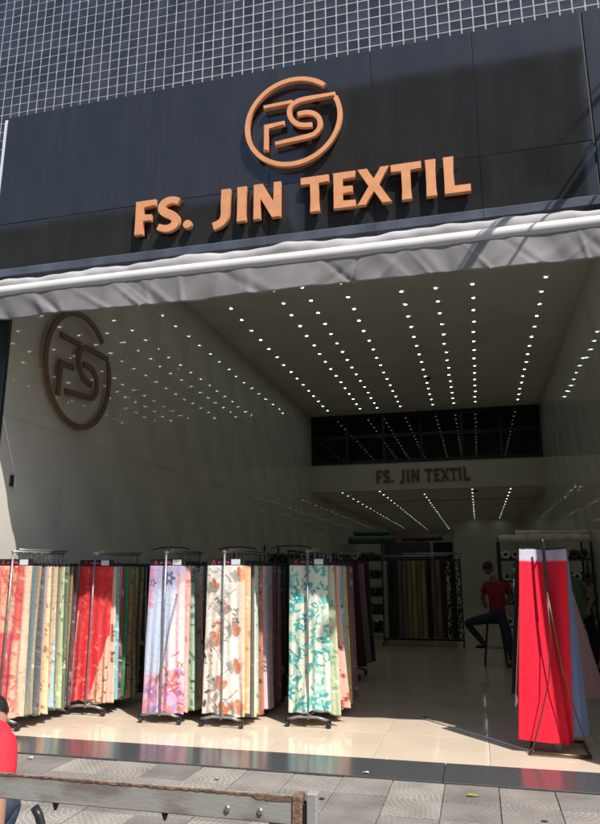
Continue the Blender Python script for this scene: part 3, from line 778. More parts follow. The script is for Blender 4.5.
ORD = 'first second third fourth fifth sixth seventh eighth ninth tenth eleventh twelfth thirteenth fourteenth fifteenth sixteenth seventeenth eighteenth nineteenth twentieth twenty-first twenty-second twenty-third'.split()
EXTRA = [('sage', (150, 166, 136)), ('mustard', (196, 156, 70)), ('ivory', (232, 224, 204)), ('slate blue', (84, 100, 130)), ('rust', (170, 84, 54)), ('mint', (150, 204, 180)), ('chocolate', (76, 54, 44)), ('powder pink', (232, 190, 190)),
         ('graphite', (62, 62, 64)), ('sky blue', (140, 184, 214)), ('wine', (112, 40, 56)), ('khaki', (140, 130, 96)), ('aqua', (90, 176, 182)), ('amber', (214, 150, 84)), ('steel grey', (130, 134, 138)), ('moss', (90, 104, 62))]
EK = [('leafy', 'leaf'), ('dotted', 'spot'), ('flowered', 'flower'), ('striped', 'stripe')]
def place_cloth(desc, where, group, fn, x, y, ztop, w0, w1, L_, th_, amp, seed, front=False, lean=0, rz=0, nz=None, hanger=True):
    c = fn(w1, L_)
    me = cloth_mesh('hanging_fabric', c, w0, w1, L_, th_, amp, seed, None if front else 14, None if front else (nz or 100), lean=lean)
    root = bpy.data.objects.new('hanging_fabric', None); root.empty_display_size = .05; link(root); root.location = (x, y, ztop); root.rotation_euler.z = rz
    o = bpy.data.objects.new('cloth', me); link(o, root)
    if hanger:
        hb = boxo('hanger', (-w0/2-.004, w0/2+.004, -.014, .014, .002, .075 if front else .034), M['blackmetal'], root, bev=.004)
        tubeo('hook', [(0, 0, .03), (0, .0, .11), (0, .014, .135), (0, .0, .152)], .004, M['greymetal'], root, n=6)
        if front:
            bm = bmesh.new()                      # red letter A and a line of pink print on the header card
            for s in (-1, 1):
                vs = [bm.verts.new(q) for q in ((-w0*.32+s*.022, -.0165, .012), (-w0*.32+s*.012, -.0165, .012), (-w0*.32-.002*s, -.0165, .062), (-w0*.32+s*.006, -.0165, .062))]
                bm.faces.new(vs)
            from_bm('red_letter', bm, M['tagred'], root)
            bm = bmesh.new()
            for k in range(7):
                a = -w0*.20+k*.020
                box(bm, a, a+.012, -.0165, -.0145, .022+.004*(k % 2), .044+.005*((k*5) % 3))
            from_bm('pink_print', bm, M['tagpink'], root)
            boxo('white_tag', (w0*.16, w0*.40, -.019, -.0145, .010, .068), M['white'], root)
    tag(root, '%s %s' % (desc, where), 'fabric', group)
    return root

def make_rack(x, y, ly, label, hz=1.83, dark=False, wx=.45, group='wheeled sample racks'):
    t = empty('sample_rack', (x, y, 0)); tag(t, label, 'rack', group)
    mt = M['greymetal'] if not dark else M['blackmetal']
    for yy in (0, ly):
        tubeo('upright', [(0, yy, .085), (0, yy, hz)], .0125, mt, t, n=10)
        tubeo('foot', [(-wx/2, yy, .082), (-.1, yy, .11), (.1, yy, .11), (wx/2, yy, .082)], .014, mt, t, n=8)
        for s in (-1, 1):
            cst = bpy.data.objects.new('caster', None); link(cst, t); cst.location = (s*wx/2, yy, 0)
            bm = bmesh.new()
            tube(bm, [(-.013, .012, .032), (.013, .012, .032)], .032, 14); from_bm('wheel', bm, M['rubber'], cst)
            bm = bmesh.new(); box(bm, -.02, -.0145, -.012, .028, .022, .082); box(bm, .0145, .02, -.012, .028, .022, .082); box(bm, -.02, .02, -.016, .028, .0823, .089)
            from_bm('fork', bm, M['blackmetal'], cst); cst.rotation_euler.z = rnd.uniform(-1, 1)
    tubeo('base_bar', [(0, .0, .115), (0, ly, .115)], .012, mt, t, n=8)
    tubeo('top_rail', [(0, -.02, hz-.012), (0, ly+.02, hz-.012)], .014, M['railmetal'] if not dark else mt, t, n=10)
    tubeo('side_rail', [(.05, .03, hz+.012), (.05, ly, hz+.012)], .008, M['railmetal'], t, n=8)
    return t

ZT = 1.665
RK = [
 (-4.93, 6.62, .95, 'the leftmost rack', 'wheeled rack nearest the left wall behind the crouching man', 1.62,
  [('peach and red floral cloth', pr_peachred), ('grey teal plain cloth', pr_generic((112, 128, 132), 0, 'plain', 1)), ('ochre striped cloth', pr_generic((198, 150, 96), [(226, 190, 140), (176, 120, 70)], 'stripe', 2)),
   ('lavender grey speckled cloth', pr_generic((166, 156, 178), [(190, 182, 200), (130, 124, 150)], 'spot', 3)), ('cream cloth with amber sprigs', pr_generic((238, 206, 164), [(196, 128, 60), (140, 90, 50)], 'leaf', 4)),
   ('tan cloth with brown flecks', pr_generic((214, 176, 128), [(150, 100, 64), (120, 84, 60)], 'spot', 5)), ('olive brown cloth', pr_generic((150, 124, 84), 0, 'plain', 6)),
   ('pale sage cloth with small leaves', pr_generic((176, 192, 150), [(90, 130, 80), (230, 230, 200)], 'leaf', 7)), ('charcoal dotted cloth', pr_generic((86, 88, 80), [(160, 160, 150), (40, 40, 40)], 'spot', 8)), ('black cloth', pr_generic((34, 34, 36), 0, 'plain', 9))]),
 (-4.45, 7.50, 1.10, 'the second rack from left', 'wheeled rack with red cloth at its front, second from the left', ZT,
  [('red cloth with tone on tone flowers', pr_red), ('blush cloth with thin brown scrolls', pr_generic((244, 196, 176), [(120, 60, 50), (200, 110, 90)], 'scroll', 12)), ('rose mottled cloth', pr_generic((226, 150, 140), [(200, 100, 90), (246, 200, 190)], 'flower', 13)),
   ('emerald cloth', pr_generic((60, 150, 108), [(90, 180, 130), (40, 120, 90)], 'spot', 14)), ('taupe leopard spotted cloth', pr_generic((164, 140, 108), [(70, 54, 40), (110, 88, 60)], 'spot', 15)), ('brown and olive leaf cloth', pr_generic((130, 112, 84), [(74, 60, 40), (170, 150, 110)], 'leaf', 16)),
   ('dark khaki cloth', pr_generic((96, 88, 66), [(60, 54, 40), (130, 120, 90)], 'leaf', 17)), ('black floral cloth', pr_generic((40, 38, 36), [(120, 110, 90), (84, 70, 60)], 'flower', 18)), ('plain black cloth', pr_generic((26, 26, 28), 0, 'plain', 19))]),
 (-3.43, 7.30, 1.02, 'the middle rack', 'wheeled rack with lavender and pale blue cloth at its front', ZT,
  [('lavender and pale blue cloth with slate flower', pr_lavender), ('coral pink cloth', pr_generic((240, 180, 176), [(220, 110, 110), (250, 210, 200)], 'leaf', 22)), ('mint cloth with black sprigs', pr_generic((176, 196, 170), [(40, 44, 40), (90, 110, 90)], 'leaf', 23)),
   ('sand cloth with ochre flowers', pr_generic((190, 176, 150), [(176, 120, 60), (90, 60, 40)], 'flower', 24)), ('brown cloth with cream blossoms', pr_generic((84, 62, 46), [(206, 180, 140), (140, 90, 60)], 'flower', 25)), ('dark olive cloth', pr_generic((70, 66, 46), [(120, 110, 70), (40, 40, 30)], 'leaf', 26)),
   ('grey dotted cloth', pr_generic((110, 106, 100), [(60, 60, 60), (160, 156, 150)], 'spot', 27)), ('black dotted cloth', pr_generic((30, 30, 32), [(90, 90, 90)], 'spot', 28))]),
 (-2.72, 7.28, 1.55, 'the fourth rack from left', 'wheeled rack with orange leaf cloth at its front, fourth from the left', ZT,
  [('cream cloth with orange and grey leaves', pr_orangeleaf), ('peach cloth with terracotta leaves', pr_generic((236, 186, 140), [(206, 110, 60), (246, 214, 180)], 'leaf', 31)), ('ivory cloth with mint flowers', pr_generic((230, 226, 196), [(110, 196, 150), (214, 200, 90)], 'flower', 32)), ('white cloth with black zigzag marks', pr_generic((216, 210, 196), [(30, 30, 32), (60, 60, 64)], 'leaf', 33)),
   ('turquoise blue cloth', pr_generic((60, 150, 186), [(110, 190, 210), (40, 110, 160)], 'spot', 34)), ('pale lilac cloth', pr_generic((196, 196, 216), [(150, 150, 190), (226, 226, 236)], 'leaf', 35)), ('magenta floral cloth', pr_generic((206, 160, 190), [(170, 60, 120), (120, 80, 160)], 'flower', 36)), ('grey green leaf cloth', pr_generic((170, 180, 160), [(70, 90, 80), (214, 206, 180)], 'leaf', 37)),
   ('multicoloured floral cloth on navy', pr_generic((60, 66, 96), [(214, 160, 90), (200, 90, 80), (110, 160, 110)], 'flower', 38)), ('dusty rose cloth', pr_generic((180, 110, 106), [(214, 160, 150), (130, 60, 64)], 'leaf', 39)), ('dark brown cloth with tan scrolls', pr_generic((60, 44, 38), [(170, 140, 100)], 'scroll', 40)), ('deep green black cloth', pr_generic((30, 40, 38), 0, 'plain', 41))]),
 (-1.83, 7.50, 1.22, 'the fifth rack from left', 'wheeled rack with teal leaf cloth at its front beside the open floor', ZT,
  [('teal and white leaf cloth', pr_teal), ('pale green cloth', pr_generic((196, 206, 170), [(120, 160, 120), (226, 230, 200)], 'leaf', 50)), ('blush cloth with brick red scrolls', pr_generic((232, 180, 160), [(150, 48, 40), (180, 80, 70)], 'scroll', 51)), ('leopard spotted cloth', pr_generic((170, 150, 120), [(36, 30, 26), (90, 70, 50)], 'spot', 52)),
   ('brick red cloth', pr_generic((190, 66, 56), [(226, 120, 100), (140, 36, 36)], 'leaf', 53)), ('mustard fringed cloth', pr_generic((206, 176, 90), [(230, 210, 140), (150, 110, 50)], 'spot', 54)), ('maroon cloth', pr_generic((110, 44, 50), 0, 'plain', 55)), ('dark plum cloth', pr_generic((66, 36, 46), 0, 'plain', 56))]),
]
for ri, (rx, ry, ly, rname, rlabel, _z, fabs) in enumerate(RK):
    make_rack(rx, ry, ly, rlabel)
    rr = random.Random(100+ri)
    ex = EXTRA[:]; rr.shuffle(ex); full = [fabs[0]]; q_ = 0
    for it in fabs[1:]:
        full.append(it)
        nm_, cc = ex[q_]; kn_, kd = EK[(q_+ri) % 4]; dk = 1-.45*max(0, (len(full)-10)/12); cc = tuple(int(v*.75+60) for v in cc); cc = tuple(int(v*dk) for v in cc)
        full.append((nm_+' '+kn_+' cloth', pr_generic(cc, [tuple(int(v*.55) for v in cc), tuple(min(255, int(v*1.25)+14) for v in cc), ex[(q_+5) % 16][1]], kd, 700+ri*20+q_))); q_ += 1
    fabs = full; nf = len(fabs)
    for k, (desc, fn) in enumerate(fabs):
        front = k == 0
        yy = ry+.05+(ly-.10)*k/(nf-1)+(0 if front else rr.uniform(-.012, .012))
        L_ = [1.54, 1.53, 1.55, 1.56, 1.54][ri]+rr.uniform(-.03, .03)
        w1 = (.47 if ri in (1, 4) else .49) if front else rr.uniform(.47, .54)
        if ri == 4 and fabs[k][0].startswith('blush'): w1 = .64
        where = 'at the front of %s' % rname if k == 0 else 'hanging %s on %s' % (ORD[k], rname)
        place_cloth(desc, where, 'fabric lengths on the five front racks', fn, rx+(0 if front else rr.uniform(-.014, .014)+(.06 if ri > 2 else .02)), yy, ZT, .43 if front else rr.uniform(.43, .46), w1, L_,
                    .05 if front else (ly-.1)/(nf-1)*rr.uniform(.5, .85), .023 if front else .016, 1000+ri*50+k, front=front, lean=(0 if front else rr.uniform(-.03, .05)), rz=(0 if front else rr.uniform(-.09, .09)))

# second row of racks, in the shade
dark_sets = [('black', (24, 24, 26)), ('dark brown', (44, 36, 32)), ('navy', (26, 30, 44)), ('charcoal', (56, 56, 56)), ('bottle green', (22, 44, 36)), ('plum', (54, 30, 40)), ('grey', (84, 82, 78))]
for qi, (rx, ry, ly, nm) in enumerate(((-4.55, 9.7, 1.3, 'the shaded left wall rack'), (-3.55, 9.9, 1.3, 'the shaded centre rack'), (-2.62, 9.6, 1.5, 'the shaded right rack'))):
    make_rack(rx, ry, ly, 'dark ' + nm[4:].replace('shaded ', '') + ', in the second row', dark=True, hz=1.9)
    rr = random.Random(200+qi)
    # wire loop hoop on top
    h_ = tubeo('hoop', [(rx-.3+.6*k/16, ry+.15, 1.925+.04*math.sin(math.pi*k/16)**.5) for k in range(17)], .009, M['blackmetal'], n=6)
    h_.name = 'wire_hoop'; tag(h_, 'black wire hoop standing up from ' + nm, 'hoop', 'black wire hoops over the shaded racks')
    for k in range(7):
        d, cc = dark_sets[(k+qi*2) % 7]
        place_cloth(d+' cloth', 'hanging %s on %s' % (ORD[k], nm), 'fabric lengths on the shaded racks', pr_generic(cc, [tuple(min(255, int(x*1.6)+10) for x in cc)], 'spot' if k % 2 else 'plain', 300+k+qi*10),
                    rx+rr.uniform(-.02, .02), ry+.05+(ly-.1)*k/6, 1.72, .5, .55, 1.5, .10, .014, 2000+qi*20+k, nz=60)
# mauve and plum lengths on a stand behind the teal rack
make_rack(-2.05, 10.75, .6, 'dark rack of mauve and plum cloth behind the teal leaf cloth', dark=True, hz=1.86)
for k, (d, cc) in enumerate((('plum', (66, 30, 40)), ('mauve grey', (140, 112, 124)), ('deep burgundy', (50, 22, 28)))):
    place_cloth(d+' cloth', 'hanging %s on the small rack behind the teal cloth' % ORD[k], 'fabric lengths on the shaded racks', pr_generic(cc, [cc], 'plain', 400+k), -2.02+.05*k, 10.8+.22*k, 1.72, .40, .62-.04*k, 1.5, .08, .03, 2300+k, nz=60)

# long rack across the floor at the back
br = empty('sample_rack', (-1.26, 16.0, 0)); tag(br, 'long dark rack of upright cloth lengths standing across the back of the floor', 'rack')
for x in (-.86, .86):
    tubeo('upright', [(x, 0, .08), (x, 0, 1.93)], .016, M['blackmetal'], br, n=8)
    tubeo('foot', [(x, -.3, .08), (x, .3, .08)], .018, M['blackmetal'], br, n=8)
    for s in (-.3, .3): tubeo('caster', [(x-.015, s, .035), (x+.015, s, .035)], .035, M['rubber'], br, n=10)
tubeo('bottom_rail', [(-.86, 0, .13), (.86, 0, .13)], .02, M['blackmetal'], br, n=8)
tubeo('top_rail', [(-.9, 0, 1.93), (.62, 0, 1.945)], .016, M['railmetal'], br, n=8)
tubeo('top_rail', [(-.42, .14, 1.99), (.92, .10, 1.99)], .018, M['railmetal'], br, n=8)
bset = [('pale grey', (150, 148, 140), 'plain'), ('near black', (30, 32, 30), 'plain'), ('dark green', (40, 52, 42), 'plain'), ('slate grey', (96, 100, 98), 'plain'), ('stone grey', (110, 106, 98), 'plain'), ('sand', (140, 126, 96), 'stripe'), ('beige', (156, 140, 108), 'plain'), ('warm taupe', (130, 112, 84), 'plain'), ('straw', (150, 138, 104), 'stripe'),
        ('ink black', (22, 22, 24), 'plain'), ('ash brown', (112, 98, 80), 'plain'), ('dusty olive', (120, 112, 88), 'plain'), ('oxblood', (56, 26, 30), 'plain'), ('black with white dots', (26, 26, 30), 'spot'), ('midnight', (24, 24, 34), 'plain'), ('black with small pale marks', (30, 28, 30), 'spot')]
BO = ['first', 'second', 'third', 'fourth', 'fifth', 'sixth', 'seventh', 'eighth', 'ninth', 'tenth', 'eleventh', 'twelfth', 'thirteenth', 'fourteenth', 'fifteenth', 'last']
for k, (d, cc, kd) in enumerate(bset):
    x = -1.26-.80+1.6*k/15
    place_cloth(d+' cloth', 'hanging %s from the left on the long back rack' % BO[k], 'upright cloth lengths on the long back rack', pr_generic(cc, [(210, 206, 196)] if kd == 'spot' else [tuple(int(q*.75) for q in cc), tuple(min(255, int(q*1.15)) for q in cc)], kd, 500+k),
                x, 15.98, 1.83, .10, .112, 1.66, .30, .006, 2400+k, nz=60, hanger=True)

# ------------------------------------------------------------------ red cloth stand on the right
st = empty('display_stand', (.59, 7.1, 0)); sx_, sy_ = .59, 7.1
tag(st, 'bronze rod floor stand carrying the bright red cloth at the right', 'stand')
def sp(*p): return [(a-sx_, b-sy_, c*1.035 if c > .5 else c) for a, b, c in p]
tubeo('pole', sp((.60, 6.93, 1.30), (.602, 6.94, 1.80), (.590, 6.95, 1.84)), .017, M['blackmetal'], st, n=10)
tubeo('front_leg', sp((.60, 6.925, 1.32), (.60, 6.915, 1.0), (.555, 6.905, .62), (.46, 6.90, .32), (.36, 6.89, .03)), [.013, .006, .006, .006, .008], M['bronze'], st, n=8)
tubeo('front_leg', sp((.60, 6.925, 1.36), (.635, 6.90, 1.05), (.675, 6.885, .70), (.76, 6.875, .35), (.845, 6.87, .03)), [.012, .006, .006, .006, .008], M['bronze'], st, n=8)
tubeo('base_bar', sp((.35, 6.89, .028), (.85, 6.87, .028)), .014, M['bronze'], st, n=8)
tubeo('base_bar', sp((.40, 7.45, .028), (.86, 7.43, .028)), .014, M['bronze'], st, n=8)
tubeo('base_bar', sp((.35, 6.89, .029), (.40, 7.45, .029)), .012, M['bronze'], st, n=8)
tubeo('base_bar', sp((.85, 6.87, .029), (.86, 7.43, .029)), .012, M['bronze'], st, n=8)
tubeo('back_pole', sp((.62, 7.44, .03), (.58, 7.30, 1.74)), .012, M['blackmetal'], st, n=8)
tubeo('top_arm', sp((.39, 6.96, 1.75), (.63, 7.16, 1.74), (.80, 6.98, 1.75)), .008, M['blackmetal'], st, n=8)
tubeo('top_arm', sp((.60, 6.95, 1.745), (.60, 7.30, 1.74), (.74, 7.62, 1.74)), .008, M['blackmetal'], st, n=8)
boxo('foot_block', (.56-sx_, .62-sx_, 6.93-sy_, 7.0-sy_, .02, .10), M['blackmetal'], st)
def drape(label, base, tl, tr, bl, brr, header=None, seed=1, fold=.010, curve=0, cut=None, group='plain cloths on the bronze stand', amp2=0):
    nx, nz_ = 30, 70; r = random.Random(seed); p = [r.uniform(0, 6.28) for _ in range(4)]
    tl, tr, bl, brr = map(Vector, (tl, tr, bl, brr)); v = []; f = []; cl = []
    nrm_ = (tr-tl).cross(Vector((0, 0, -1))).normalized()
    for lay in (0, 1):
        for j in range(nz_+1):
            t = j/nz_; a = tl.lerp(bl, t); b = tr.lerp(brr, t)
            if curve: b = tr.lerp(brr, t)+Vector((-curve*math.sin(math.pi*t)*(1-t)*1.2, 0, 0))
            for i in range(nx+1):
                u_ = i/nx; q = a.lerp(b, u_); off = fold*(.2+t)*(math.sin(u_*7+p[0])+.5*math.sin(u_*15+p[1]+t*2))
                q = q+nrm_*(off+lay*.006)
                v.append(q); cl.append(lin(header) if header and t < .063 else lin(base))
    Wn = nx+1; O = (nz_+1)*Wn
    for j in range(nz_):
        for i in range(nx):
            a = j*Wn+i; f.append((a, a+Wn, a+Wn+1, a+1)); a += O; f.append((a, a+1, a+Wn+1, a+Wn))
        a = j*Wn; f.append((a, a+O, a+O+Wn, a+Wn)); a = j*Wn+nx; f.append((a, a+Wn, a+Wn+O, a+O))
    v = [Vector((q.x, q.y, q.z*1.035)) for q in v]; base_ = Vector(((tl.x+tr.x)/2, (tl.y+tr.y)/2, tl.z*1.035))
    me = bpy.data.meshes.new('draped_cloth'); me.from_pydata([q-base_ for q in v], [], f)
    at = me.color_attributes.new('print', 'FLOAT_COLOR', 'POINT'); arr = np.ones((len(v), 4), np.float32); arr[:, :3] = np.array(cl); at.data.foreach_set('color', arr.ravel())
    me.polygons.foreach_set('use_smooth', [True]*len(f)); me.materials.append(M['cloth'])
    o = bpy.data.objects.new('draped_cloth', me); link(o); o.location = base_
    tag(o, label, 'fabric', group); return o
RED = (250, 12, 52)
drape('bright red cloth with a white top band facing the street on the bronze stand', RED, (.385, 6.95, 1.745), (.63, 7.14, 1.74), (.27, 6.98, .11), (.71, 7.00, .08), (206, 204, 224), 1, fold=.009, curve=.05)
drape('second red cloth folded behind the right of the bronze stand', RED, (.625, 7.30, 1.74), (.805, 6.985, 1.745), (.56, 7.36, .14), (.73, 7.03, .10), (206, 204, 224), 2, fold=.006)
drape('periwinkle blue cloth flaring to the right of the red cloth', (150, 168, 214), (.81, 6.99, 1.70), (.86, 7.34, 1.70), (.735, 7.05, .13), (.92, 7.22, .14), None, 3)
drape('dusty pink cloth flaring outermost on the right of the bronze stand', (196, 150, 146), (.84, 7.38, 1.66), (.84, 7.62, 1.66), (.90, 7.5, .38), (1.18, 7.9, .34), None, 4)
drape('pale rose cloth edge showing left of the red cloth', (206, 176, 170), (.37, 7.02, 1.45), (.40, 7.3, 1.45), (.265, 7.06, .50), (.30, 7.35, .14), None, 5, fold=.014)
drape('black cloth hanging at the left rear of the bronze stand', (22, 20, 24), (.36, 7.35, 1.66), (.48, 7.5, 1.66), (.24, 7.5, .40), (.40, 7.7, .40), None, 6)
drape('pale yellow cloth hem showing under the red cloth', (222, 206, 150), (.33, 7.08, .30), (.60, 7.12, .30), (.31, 7.06, .095), (.60, 7.06, .075), None, 7, fold=.004)
for nm_, (x, y, z0, z1) in {'x': (.255, 7.55, .3, 1.7)}.items():
    place_cloth('black and white mottled cloth', 'hanging behind the left edge of the red cloth', 'plain cloths on the bronze stand', pr_generic((60, 56, 54), [(200, 196, 186), (20, 20, 20)], 'spot', 77), .40, 7.62, 1.68, .12, .16, 1.1, .05, .01, 77, nz=70, hanger=False)

# ------------------------------------------------------------------ shelves of rolls
def roll_proto(mt, r=.085, L_=1.4):
    t = empty('fabric_roll'); rr = random.Random(4)
    bm = bmesh.new(); n_ = 16
    prof = [(r*.99, 0), (r, .02), (r, L_*.5), (r*.99, L_)]
    rg = [[bm.verts.new((q*math.cos(2*math.pi*k/n_)*(1+.02*math.sin(k*2.1)), yy, q*math.sin(2*math.pi*k/n_))) for k in range(n_)] for q, yy in prof]
    ri_ = [bm.verts.new((.034*math.cos(2*math.pi*k/n_), .004, .034*math.sin(2*math.pi*k/n_))) for k in range(n_)]
    for a, b in zip(rg, rg[1:]):
        for k in range(n_): bm.faces.new((a[k], a[(k+1) % n_], b[(k+1) % n_], b[k]))
    for k in range(n_): bm.faces.new((rg[0][(k+1) % n_], rg[0][k], ri_[k], ri_[(k+1) % n_]))
    bm.faces.new(rg[-1]); bmesh.ops.recalc_face_normals(bm, faces=bm.faces)
    from_bm('wound_cloth', bm, mt, t)
    bm = bmesh.new(); tube(bm, [(0, -.015, 0), (0, .05, 0)], .030, 12, cap=False); tube(bm, [(0, .03, 0), (0, .04, 0)], .029, 12)
    from_bm('core_tube', bm, M['core'], t)
    return t
RN = ['top', 'second', 'third', 'fourth', 'fifth']
def shelf_unit(x0, x1, y, rows, dz, z0, label, rowname, mts, seed, lo=None):
    t = empty('roll_shelf', ((x0+x1)/2, y, 0)); cx_ = (x0+x1)/2; tag(t, label, 'shelf')
    for x in (x0-cx_+.02, x1-cx_-.02):
        for yy in (.02, 1.3): boxo('post', (x-.02, x+.02, yy-.02, yy+.02, 0, z0+dz*rows-.05), M['blackmetal'], t)
    for k in range(rows): boxo('shelf_board', (x0-cx_+.041, x1-cx_-.041, .0, 1.34, z0+dz*k-.03, z0+dz*k), M['blackmetal'], t)
    rr = random.Random(seed)
    for k in range(rows):
        x = x0+.14; i = 0
        while x < x1-.12:
            m_ = mts[rr.randrange(len(mts))]; o = copy_tree(m_[0]); o.location = (x, y-.06+rr.uniform(-.03, .05), z0+dz*k+.087); o.rotation_euler = (0, rr.uniform(0, 6), 0)
            tag(o, '%s roll of cloth lying end-on in the %s row of the %s' % (m_[1], RN[rows-1-k], rowname), 'fabric roll', '%s rolls in the %s row of the %s' % (m_[1], RN[rows-1-k], rowname)); x += .178+rr.uniform(0, .02); i += 1
    return t
pg = roll_proto(M['roll_grey']); pc = roll_proto(M['roll_cream']); pn = roll_proto(M['roll_green']); pd = roll_proto(M['roll_dark'])
shelf_unit(.40, 2.17, 14.6, 4, .43, .55, 'black shelf unit of cloth rolls against the right wall behind the red cloth', 'right-hand shelf', [(pg, 'grey green'), (pg, 'grey green'), (pc, 'cream'), (pd, 'dark')], 5)
shelf_unit(-5.3, -2.25, 17.0, 5, .42, .20, 'black shelf unit of cloth rolls at the left behind the front racks', 'left-hand shelf', [(pg, 'grey green'), (pd, 'dark'), (pn, 'green')], 6)
for p_, X in ((pc, .60), (pc, .85)):
    pass
def lying_roll(p, x0, x1, y, z, rad, label, mt):
    t = empty('fabric_roll', (x0, y, z)); L_ = x1-x0
    r_ = random.Random(int(z*100)); bm = bmesh.new()
    tube(bm, [(L_*k/14, r_.uniform(-.006, .006), r_.uniform(-.008, .008)) for k in range(15)], [rad*r_.uniform(.93, 1.06) for k in range(15)], 14)
    from_bm('wound_cloth', bm, mt, t, smooth=True); tubeo('core_tube', [(-.02, 0, 0), (.0, 0, 0)], .03, M['core'], t); tag(t, label, 'fabric roll')
lying_roll(None, .42, 2.15, 14.55, 2.235, .075, 'long cream roll lying across the top of the right-hand shelf', M['roll_cream'])
lying_roll(None, .75, 2.17, 14.75, 2.34, .06, 'second pale roll lying behind the long cream roll on the shelf top', M['roll_cream'])
lying_roll(None, -3.1, -1.95, 17.1, 2.36, .10, 'green plastic wrapped roll on top of the left-hand shelf', M['roll_green'])
lying_roll(None, -3.0, -2.1, 17.3, 2.53, .07, 'dark green roll on top of the green plastic wrapped roll', M['roll_green'])
lying_roll(None, -1.95, -.9, 19.0, 2.45, .06, 'dark red roll lying to the right of the green wrapped roll', M['roll_maroon'])
o = boxo('display_plinth', (-.62, .62, -.25, .25, 0, 2.385), M['roll_dark'], loc=(-1.86, 19.1, 0), bev=.02); tag(o, 'dark storage cabinet standing behind the long back rack', 'cabinet')
for p_ in (pg, pc, pn, pd):            # prototypes themselves take a place on the shelves' floor boards
    pass
for p_, x, nm in ((pg, .62, 'grey green'), (pc, .95, 'cream'), (pn, 1.30, 'green'), (pd, 1.65, 'dark')):
    p_.location = (x, 14.6, .09); tag(p_, nm+' roll of cloth on the floor under the right-hand shelf', 'fabric roll')

# ------------------------------------------------------------------ people
def skin_mesh(name, J, E_, material, parent, root=0, sub=2, grow=1.0):
    """J: list of (x, y, z, rx, ry); E_: edges"""
    me = bpy.data.meshes.new(name); me.from_pydata([j[:3] for j in J], E_, [])
    o = bpy.data.objects.new(name, me); link(o)
    sk = o.modifiers.new('skin', 'SKIN'); sk.branch_smoothing = .6
    sv = me.skin_vertices[0].data
    for i, j in enumerate(J):
        sv[i].radius = (j[3]*grow, j[4]*grow); sv[i].use_root = (i == root)
    ss = o.modifiers.new('sub', 'SUBSURF'); ss.levels = sub; ss.render_levels = sub
    dg = bpy.context.evaluated_depsgraph_get(); ev = o.evaluated_get(dg); nm_ = bpy.data.meshes.new_from_object(ev)
    o.modifiers.clear(); o.data = nm_; bpy.data.meshes.remove(me)
    nm_.materials.clear(); nm_.materials.append(material)
    for p in nm_.polygons: p.use_smooth = True; p.material_index = 0
    o.parent = parent; return o
def head(parent, loc, rot, skin, hair, r=.098):
    """returns points used for a head built from a shaped sphere; face towards -y before rotation"""
    bm = bmesh.new(); bmesh.ops.create_uvsphere(bm, u_segments=28, v_segments=20, radius=1)
    for v in bm.verts:
        x, y, z = v.co
        jaw = max(0, -z)
        x *= (1-.30*jaw*jaw); yy = y*(1.12) - (.10*jaw if y < 0 else -.0)
        n_ = math.exp(-((x/.16)**2+((z+.12)/.22)**2)) if y < 0 else 0
        yy -= .20*n_
        e_ = sum(math.exp(-(((x-s*.36)/.15)**2+((z-.08)/.12)**2)) for s in (-1, 1)) if y < 0 else 0
        yy += .09*e_
        mth = math.exp(-((x/.28)**2+((z+.47)/.05)**2)) if y < 0 else 0; yy += .05*mth
        v.co = (x*.80*r, yy*r*.98, z*1.18*r)
    h = from_bm('head', bm, skin, parent, smooth=True, loc=loc); h.rotation_euler = rot
    for s in (-1, 1):
        bm = bmesh.new(); g_ = bmesh.ops.create_uvsphere(bm, u_segments=10, v_segments=8, radius=1)['verts']
        for v in g_: v.co = (s*.82*r+v.co.x*.10*r, v.co.y*.22*r+.02, v.co.z*.32*r-.01)
        from_bm('ear', bm, skin, h, smooth=True)
    bm = bmesh.new(); bmesh.ops.create_uvsphere(bm, u_segments=28, v_segments=20, radius=1)
    rr = random.Random(9)
    for v in bm.verts:
        x, y, z = v.co; k = 1.0
        if y < -.35 and z < .55: k = .80
        elif z < -.35: k = .82
        v.co = (x*.86*r*k, (y*1.14+.06)*r*k, (z*1.24+.04)*r*k) ; v.co += Vector((rr.gauss(0, .002), rr.gauss(0, .002), rr.gauss(0, .002)))
    from_bm('hair', bm, hair, h, smooth=True)
    return h
def hand_pts(J, E_, wrist, d, side, r=.011):
    """five fingers rooted inside the palm"""
    d = Vector(d).normalized(); side = Vector(side).normalized(); w_ = Vector(J[wrist][:3]); n_ = d.cross(side).normalized()
    palm = w_+d*.055; J.append((*palm, .030, .022)); pi_ = len(J)-1; E_.append((wrist, pi_))
    for k in range(4):
        a = palm+d*.038+side*(-.030+.020*k); l_ = (.062, .070, .066, .052)[k]
        J.append((*a, r, r)); i0 = len(J)-1; E_.append((pi_, i0))
        b = a+d*l_*.5+n_*.010; J.append((*b, r*.9, r*.9)); E_.append((i0, i0+1))
        c = b+d*l_*.35+n_*.028; J.append((*c, r*.75, r*.75)); E_.append((i0+1, i0+2))
    a = w_+d*.030+side*-.036; J.append((*a, r*1.1, r*1.1)); i0 = len(J)-1; E_.append((wrist, i0))
    J.append((*(a+d*.030-side*.022+n_*.012), r, r)); E_.append((i0, i0+1)); J.append((*(a+d*.055-side*.026+n_*.026), r*.8, r*.8)); E_.append((i0+1, i0+2))

